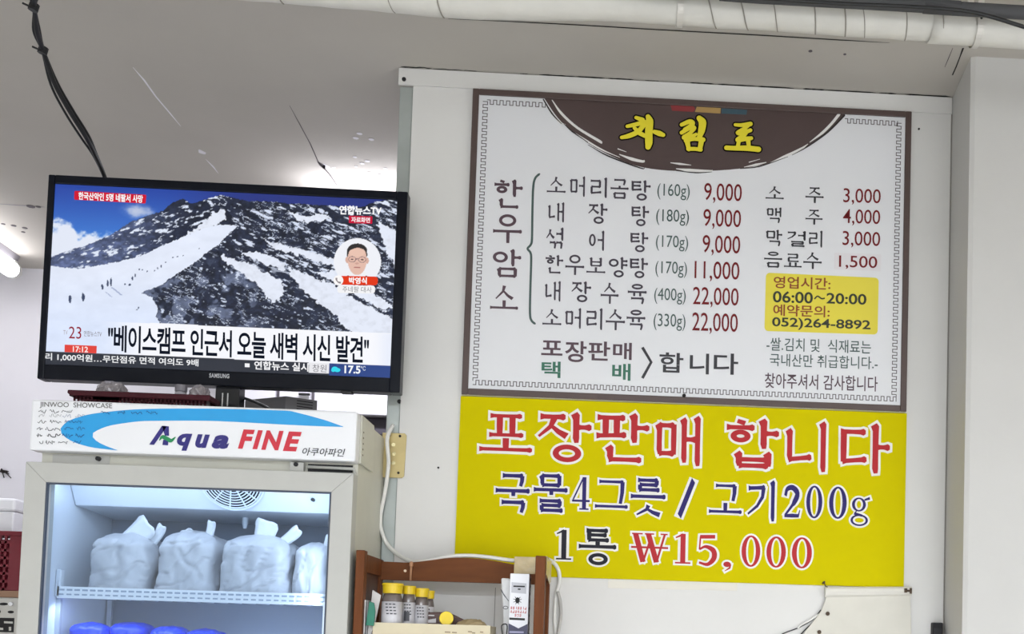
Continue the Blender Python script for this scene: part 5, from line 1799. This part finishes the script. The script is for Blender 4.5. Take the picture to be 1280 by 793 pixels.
# bottles with yellow caps
YCAP = mat('cap_yellow', (222, 190, 30), .35)
LABW = mat('bottle_label', (206, 204, 208), .4, var=.1, scale=70)
BODY = mat('bottle_glass', (110, 100, 96), .15, spec=.6)
DARKL = mat('label_print', (70, 70, 76), .5)
zsf = zsh + .0006
for i, (xa, xb, yt, Y, lab) in enumerate(((477.5, 504.5, 729, -0.2280, 'largest and nearest yellow-capped bottle, leftmost on the rack shelf'), (502.5, 520, 732.5, -0.1980, 'yellow-capped bottle with a square dark label mark, second from left on the rack'),
                                          (518, 536.5, 735.5, -0.1850, 'yellow-capped bottle third from left, above the brown packet'), (526.5, 543.5, 738.5, -0.1620, 'rearmost yellow-capped bottle, half hidden behind its neighbour'))):
    a, b_ = at(xa, yt + 8, Y), at(xb, yt + 8, Y)
    cx_, r_ = float((a[0] + b_[0]) / 2), float((b_[0] - a[0]) / 2)
    zt_ = float(at((xa + xb) / 2, yt, Y - r_)[2])
    hcap = r_ * .95 if i == 0 else r_ * 1.2
    t = thing('capped_bottle', lab, 'bottle', (cx_, Y, zsf), 'yellow-capped bottles on the rack')
    zc_ = zt_ - hcap
    rb_ = r_ * .93
    MB().lathe([(rb_ * .94, zsf), (rb_, zsf + .004), (rb_, zc_ - .012), (rb_ * .9, zc_ - .006), (rb_ * .82, zc_ - .0005)], (cx_, Y, 0), 28).build('bottle_body', BODY, t, smooth=True)
    MB().lathe([(r_ * .9, zc_), (r_ * .93, zc_ + hcap * .78), (r_, zc_ + hcap * .80), (r_, zc_ + hcap * .93), (r_ * .95, zc_ + hcap)], (cx_, Y, 0), 28).build('cap', YCAP, t)
    lb_ = MB()
    lb_.lathe([(rb_ + .0005, zsf + .008), (rb_ + .0005, zc_ - .016)], (cx_, Y, 0), 28)
    lo = lb_.build('label', LABW, t, smooth=True)
    pr = MB()
    for k in range(4):
        z = zc_ - .022 - k * .006
        for s in range(3):
            a0 = -math.pi / 2 - .5 + s * .36 + k * .05
            vs = []
            for aa in (a0, a0 + .13, a0 + .26):
                for z2 in (z, z + .0022):
                    vs.append((cx_ + (rb_ + .0009) * math.cos(aa), Y + (rb_ + .0009) * math.sin(aa), z2))
            pr.add(vs, [(0, 2, 3, 1), (2, 4, 5, 3)])
    if i == 1:
        vs = []
        for aa in (-2.0, -1.7, -1.4, -1.2):
            for z2 in (zc_ - .052, zc_ - .034):
                vs.append((cx_ + (rb_ + .0012) * math.cos(aa), Y + (rb_ + .0012) * math.sin(aa), z2))
        pr.add(vs, [(0, 2, 3, 1), (2, 4, 5, 3), (4, 6, 7, 5)])
    pr.build('label_print', DARKL, lo)
# cream box in front with things in it
bx0_, bx1_ = float(at(466, 785, -.2525)[0]), float(at(613, 785, -.2525)[0])
zbx = float(at(540, 780.5, -0.2510)[2])
t = thing('cardboard_box', 'open cream cardboard box at the front of the rack shelf', 'box', ((bx0_ + bx1_) / 2, -.2, zsf))
CRB = mat('cream_card', (214, 202, 172), .6, var=.04, scale=25)
mb = MB()
mb.box(bx0_, bx1_, -0.2525, -0.2495, zsf, zbx)
mb.box(bx1_ - .003, bx1_, -0.2495, -.15, zsf, zbx - .001)
mb.box(bx0_ + .09, bx1_ - .003, -.153, -.15, zsf, zbx - .001)
mb.build('box_wall', CRB, t)
pr = MB()
for (x, y, w_) in ((556, 790.5, 7), (565, 791, 6), (585, 790, 5), (590, 791.5, 4), (600, 790.5, 4)):
    ribpx(pr, [(x, y), (x + w_, y + .3)], 1.6, -0.2529)
pr.build('box_print', mat('card_print', (150, 132, 104), .6), t)
# brown packet
q = [at(x, y, -0.1750) for x, y in ((518, 766), (560, 765.5), (584, 777), (584, 800), (516, 800))]
t = thing('brown_packet', 'dark brown packet with a white tip, leaning behind the cream box', 'packet', (float(q[0][0]) + .03, -0.1750, zsf))
mb = MB()
mb.prism([(float(p[0]), max(float(p[2]), zsf)) for p in q], -0.1800, -0.1660)
mb.build('packet_sleeve', mat('packet_brown', (84, 54, 48), .45), t, bevel=.002)
b = MB()
flatpx(b, [(517, 777), (522, 772), (536, 775), (545, 773.5), (545, 779), (517, 779)], -0.1806)
b.build('white_print', mat('packet_white', (222, 218, 218), .45), t)
b = MB()
b.flat(ring(530, 769.5, 2, 2, 2, 2), lambda x, y: at(x, y, -0.1806))
ribpx(b, [(534, 769.5), (543, 770)], 1.4, -0.1806)
b.build('packet_mark', mat('packet_white', (222, 218, 218), .45), t)
# lying bottle with round yellow cap
q = at(558.5, 773.5, -0.2350)
t = thing('lying_bottle', 'small bottle lying with its round yellow cap facing out, in the cream box', 'bottle', (float(q[0]), -.21, zsf))
r_ = .0135
dx_ = -.02
def lay(prof, name, m):
    vs, fs = [], []
    n = 24
    for r2, s in prof:
        for k in range(n):
            a = 2 * math.pi * k / n
            vs.append((q[0] - s * .16 + r2 * math.cos(a), -.240 + s * .84 - r2 * math.cos(a) * -.0, q[2] + r2 * math.sin(a) - s * .05))
    for i in range(len(prof) - 1):
        for k in range(n):
            fs.append((i * n + k, (i + 1) * n + k, (i + 1) * n + (k + 1) % n, i * n + (k + 1) % n))
    fs.append(tuple(range(n)))
    fs.append(tuple(range(len(prof) * n - 1, (len(prof) - 1) * n - 1, -1)))
    return MB().add(vs, fs).build(name, m, t, smooth=False)
YC2 = mat('cap_yellow_bright', (236, 206, 22), .35)
lay([(r_ * .94, 0), (r_, .002), (r_, .012), (r_ * .9, .0125)], 'cap', YC2)
lay([(r_ * .9, .0128), (r_ * .94, .022)], 'cap_collar', YC2)
lay([(r_ * .85, .0222), (r_ * .9, .05), (r_ * .85, .055)], 'bottle_body', mat('lying_white', (220, 214, 208), .3))
# tan lump
X0, X1 = float(at(570, 785, -.2)[0]), float(at(609, 785, -.2)[0])
t = thing('folded_paper_bag', 'folded tan paper bag beside the yellow cap in the cream box', 'bag', ((X0 + X1) / 2, -.2, zsf))
superbag(X0, X1, -.2, .03, zsf, float(at(590, 774.5, -.2)[2]), 91, 5, .05).build('bag_body', mat('paper_tan', (176, 156, 118), .6), t, smooth=True)
# booklet, card and clip
t = thing('booklet', 'white booklet with folded pages standing at the left end of the rack', 'booklet', (float(at(456, 780, -.24)[0]), -.24, zsf))
PAPER = mat('paper_white', (226, 224, 222), .6)
for k in range(4):
    xa = float(at(449.5 + k * 2.6, 780, -0.2450)[0])
    zt_ = float(at(455, 749 + k * .8, -0.2450)[2])
    mb = MB().box(xa, xa + .0022, -.252 + k * .003, -.19, zsf, zt_)
    mb.build('page', PAPER if k % 2 == 0 else mat('paper_grey', (150, 148, 150), .6), t)
q = [at(x, y, -0.2350) for x, y in ((466, 738), (476.5, 744.5), (470, 775), (462, 800), (459, 800))]
mb = MB().prism([(float(p[0]), max(float(p[2]), zsf)) for p in q], -0.2370, -0.2345)
tag(mb.build('tilted_card', mat('card_grey', (206, 202, 198), .5)), 'grey-white card tilted between the booklet and the nearest yellow-capped bottle', 'card')
q = [at(x, y, -0.2580) for x, y in ((461.5, 752), (467.5, 754), (469, 765), (467, 783), (457, 782))]
mb = MB().prism([(float(p[0]), float(p[2])) for p in q], -0.2580, -0.2535)
tag(mb.build('binder_clip', mat('clip_green', (22, 116, 92), .35), bevel=.001), 'green plastic clip on the booklet at the left end of the rack', 'clip')
# insecticide carton and white pouch
YK = -0.2280
q = [at(x, y, YK) for x, y in ((638.5, 717), (662.5, 718), (658.5, 800), (634.5, 800))]
x0k, x1k, zk = float((q[0][0] + q[3][0]) / 2), float((q[1][0] + q[2][0]) / 2), float((q[0][2] + q[1][2]) / 2)
t = thing('insecticide_carton', 'tall white carton with a black fly picture, beside the right rack post', 'carton', ((x0k + x1k) / 2, YK + .02, zsf))
ctn = MB().box(x0k, x1k, YK, YK + .045, zsf, zk).build('carton_body', mat('carton_white', (232, 232, 236), .35), t, bevel=.0008)
W_ = x1k - x0k
zf_ = lambda y: float(at(650, y, YK)[2])
def cu(u, y, o=.0004):
    return (x0k + W_ * u, YK - o, zf_(y))
def cpoly(name, pts, m, o=.0004):
    n = len(pts)
    return MB().add([cu(u, y, o) for u, y in pts], [tuple(range(n))]).build(name, m, ctn)
NV = mat('carton_navy', (34, 32, 72), .35)
cpoly('navy_base', [(0.0, 800), (1, 800), (1, 780), (.52, 786), (0, 780)], NV)
cpoly('grey_panel', [(.08, 741.5), (.86, 742.5), (.86, 729.5), (.08, 728.5)], mat('carton_grey', (190, 190, 196), .4))
b = MB()
for (u0, u1, y, h) in ((.18, .78, 733.5, 1.8), (.42, .56, 737, 1.6)):
    b.add([cu(u0, y + h / 2, .0008), cu(u1, y + h / 2, .0008), cu(u1, y - h / 2, .0008), cu(u0, y - h / 2, .0008)], [(0, 1, 2, 3)])
b.build('panel_print', BLACKM, ctn)
b = MB()
cfx, cfz = x0k + W_ * .42, zf_(751)
b.flat(ring(0, 0, .0042, .0058, .0042, .0058, n=16), lambda x, y: (cfx + x, YK - .0006, cfz + y))
for a in (.3, .9, 2.2, 2.85, 3.6, 4.3, 5.1, 5.8):
    b.flat(rib([(0, 0), (.0085 * math.cos(a), .0085 * math.sin(a))], [.0018, .0008]), lambda x, y: (cfx + x, YK - .0008, cfz + y))
b.build('fly_picture', BLACKM, ctn)
b = MB()
rk_ = random.Random(4)
for row, (y, u0, u1) in enumerate(((760.5, .06, .9), (765.2, .06, .92), (769.5, .3, .66))):
    u = u0
    while u < u1:
        for (dy, hh_) in ((-1.2, .7), (0.4, .7), (1.4, .5)):
            if rk_.random() < .75:
                b.add([cu(u, y + dy + hh_, .0006), cu(u + .07, y + dy + hh_, .0006), cu(u + .07, y + dy, .0006), cu(u, y + dy, .0006)], [(0, 1, 2, 3)])
        b.add([cu(u + .06, y + 1.7, .0006), cu(u + .085, y + 1.7, .0006), cu(u + .085, y - 1.7, .0006), cu(u + .06, y - 1.7, .0006)], [(0, 1, 2, 3)])
        u += .125
b.build('red_print', mat('carton_red', (190, 40, 46), .4), ctn)
cpoly('black_bar', [(.03, 775.6), (.84, 776), (.84, 773.2), (.03, 772.8)], BLACKM)
b = MB()
b.add([cu(.06, 792), cu(.8, 792), cu(.8, 789.8), cu(.06, 789.8)], [(0, 1, 2, 3)])
bb_ = MB().add([cu(.06, 792, .0008), cu(.8, 792, .0008), cu(.8, 789.6, .0008), cu(.06, 789.6, .0008)], [(0, 1, 2, 3)]).build('base_print', mat('carton_lilac', (150, 150, 180), .4), ctn)
b = MB()
for k in range(7):
    z = zk - .012 - k * .014
    b.add([(x1k + .0006, YK + .008 + .004 * (k % 2), z), (x1k + .0006, YK + .034, z), (x1k + .0006, YK + .034, z + .005), (x1k + .0006, YK + .008 + .004 * (k % 2), z + .005)], [(0, 1, 2, 3)])
b.build('side_print', mat('carton_sideprint', (150, 150, 158), .4), ctn)
q = [at(x, y, -0.2150) for x, y in ((624, 721.5), (633, 722), (640, 724), (640, 800), (627, 800), (626, 760), (624.5, 740))]
t = thing('white_pouch', 'crumpled white plastic pouch tucked behind the white carton', 'pouch', (float(q[0][0]) + .01, -.17, zsf))
mb = MB()
pl = [(float(p[0]), max(float(p[2]), zsf)) for p in q]
mb.prism(pl, -0.1780, -0.1660)
mb.build('pouch_body', mat('pouch_white', (228, 228, 228), .35, bump=.4, bscale=60), t, bevel=.003)
b = MB()
ribpx(b, smooth_path([(626, 737), (630, 744), (636, 752)], 4), [.6, 1.2, 1.4, 1, 1.4, 1.2, 1, .8, .6], -0.1786)
b.flat(ring(632, 760, 3.4, 2.2, .8, .8), lambda x, y: at(x, y, -0.1786))
b.build('pouch_print', mat('pouch_grey', (84, 84, 90), .5), t)
b = MB()
ribpx(b, smooth_path([(628, 793), (627, 783), (631, 780.5), (634, 783), (633, 796)], 4), 1.4, -0.1786)
b.build('pouch_print', BLACKM, t)

# ------------------------------------------------------------------ lower right of the wall
t = thing('plastic_sheet', 'cream plastic sheet with a folded top edge, hung under the yellow banner', 'sheet', (float(at(1085, 745, 0)[0]), -.012, float(at(1085, 800, 0)[2])))
out = [(1033, 745), (1138, 743.5), (1139.5, 800), (998, 800), (1012, 783), (1021, 772), (1027, 763), (1031, 753)]
mb = MB().prism([(float(p[0]), float(p[2])) for p in (at(x, y, -.01) for x, y in out)], -.010, -.006)
mb.build('sheet_body', CREAM, t, bevel=.001)
a, b_ = at(1029, 740, -.014), at(1140, 738.5, -.014)
mb = MB()
vs = []
for p, (yt, yb) in ((at(1031, 0, -.014), (733, 747)), (at(1139, 0, -.014), (735, 745))):
    pass
prof = [(-.0105, .0), (-.016, .004), (-.019, .011), (-.0175, .018), (-.012, .0225), (-.0065, .0225), (-.0065, 0)]
zA, zB = float(at(1032, 747, -.014)[2]), float(at(1139, 745, -.014)[2])
xA, xB = float(at(1031.5, 747, -.014)[0]), float(at(1139.5, 745, -.014)[0])
n = len(prof)
vs = [(xA, y, zA + z) for y, z in prof] + [(xB, y, zB + z * .86) for y, z in prof]
mb.add(vs, [tuple(range(n)), tuple(range(2 * n - 1, n - 1, -1))] + [(i, i + n, (i + 1) % n + n, (i + 1) % n) for i in range(n)])
mb.build('folded_edge', mat('cream_fold', (228, 224, 214), .45), t)
for (x, y) in ((1034.5, 767.5), (1024, 790.5)):
    q = at(x, y, -.011)
    MB().lathe([(.0042, -.014), (.0042, -.0102)], (q[0], 0, q[2]), 12, 'y').build('screw', RUST, t)
q = at(1029, 730, -.007)
mb = MB().tube([(q[0], -.0055, q[2] + .001), (q[0], -.02, q[2] + .003)], .0022, 8)
mb.tube([(q[0], -.018, q[2] + .002), (q[0] + .003, -.018, q[2] - .006), (xA + .004, -.016, zA + .022)], .0012, 6)
mb.build('nail', RUST, t)
q = at(1135.5, 739, -.02)
mb = MB()
mb.tube([(q[0] - .006, -.021, q[2] - .004), (q[0] - .006, -.021, q[2] + .005)], .0032, 8)
mb.tube([(q[0] + .005, -.021, q[2] - .006), (q[0] + .005, -.021, q[2] + .006)], .0026, 8)
mb.tube([(q[0] - .006, -.021, q[2]), (q[0] + .005, -.021, q[2])], .0024, 8)
mb.build('hook', RUST, t)
for k, (pts, m, r_) in enumerate(((((1026, 763), (1018, 773), (1008, 780), (996, 786), (980, 792), (972, 797)), CABLE, .0013), (((1026.5, 765), (1018, 777), (1006, 788), (996, 800)), CABLE, .0012), (((1024, 768), (1012, 776), (1001, 782), (997, 786)), mat('white_cable', (236, 234, 228), .4), .0022))):
    lab = ('thin black wire spreading furthest left from the corner of the cream sheet', 'thin black wire running down along the cut edge of the cream sheet', 'short white wire between the black wires at the cream sheet')[k]
    tag(MB().tube(smooth_path([at(x, y, -.006) for x, y in pts], 5), r_, 6).build('thin_wire', m, smooth=True), lab, 'wire')
q0, q1 = at(1166.5, 778.5, -.02), at(1179, 778.5, -.02)
t = thing('switch_box', 'small black box on the wall at the bottom right corner by the column', 'box', (float((q0[0] + q1[0]) / 2), 0, float(q0[2]) - .06))
MB().box(q0[0], min(q1[0], CXL - .001), -.02, -.0006, float(q0[2]) - .06, float(q0[2])).build('box_case', BLACKM, t, bevel=.002)
MB().box(q0[0] + .003, min(q1[0], CXL - .001) - .003, -.0215, -.0202, float(q0[2]) - .055, float(q0[2]) - .012).build('box_cover', mat('black_cover', (34, 34, 38), .4), t)
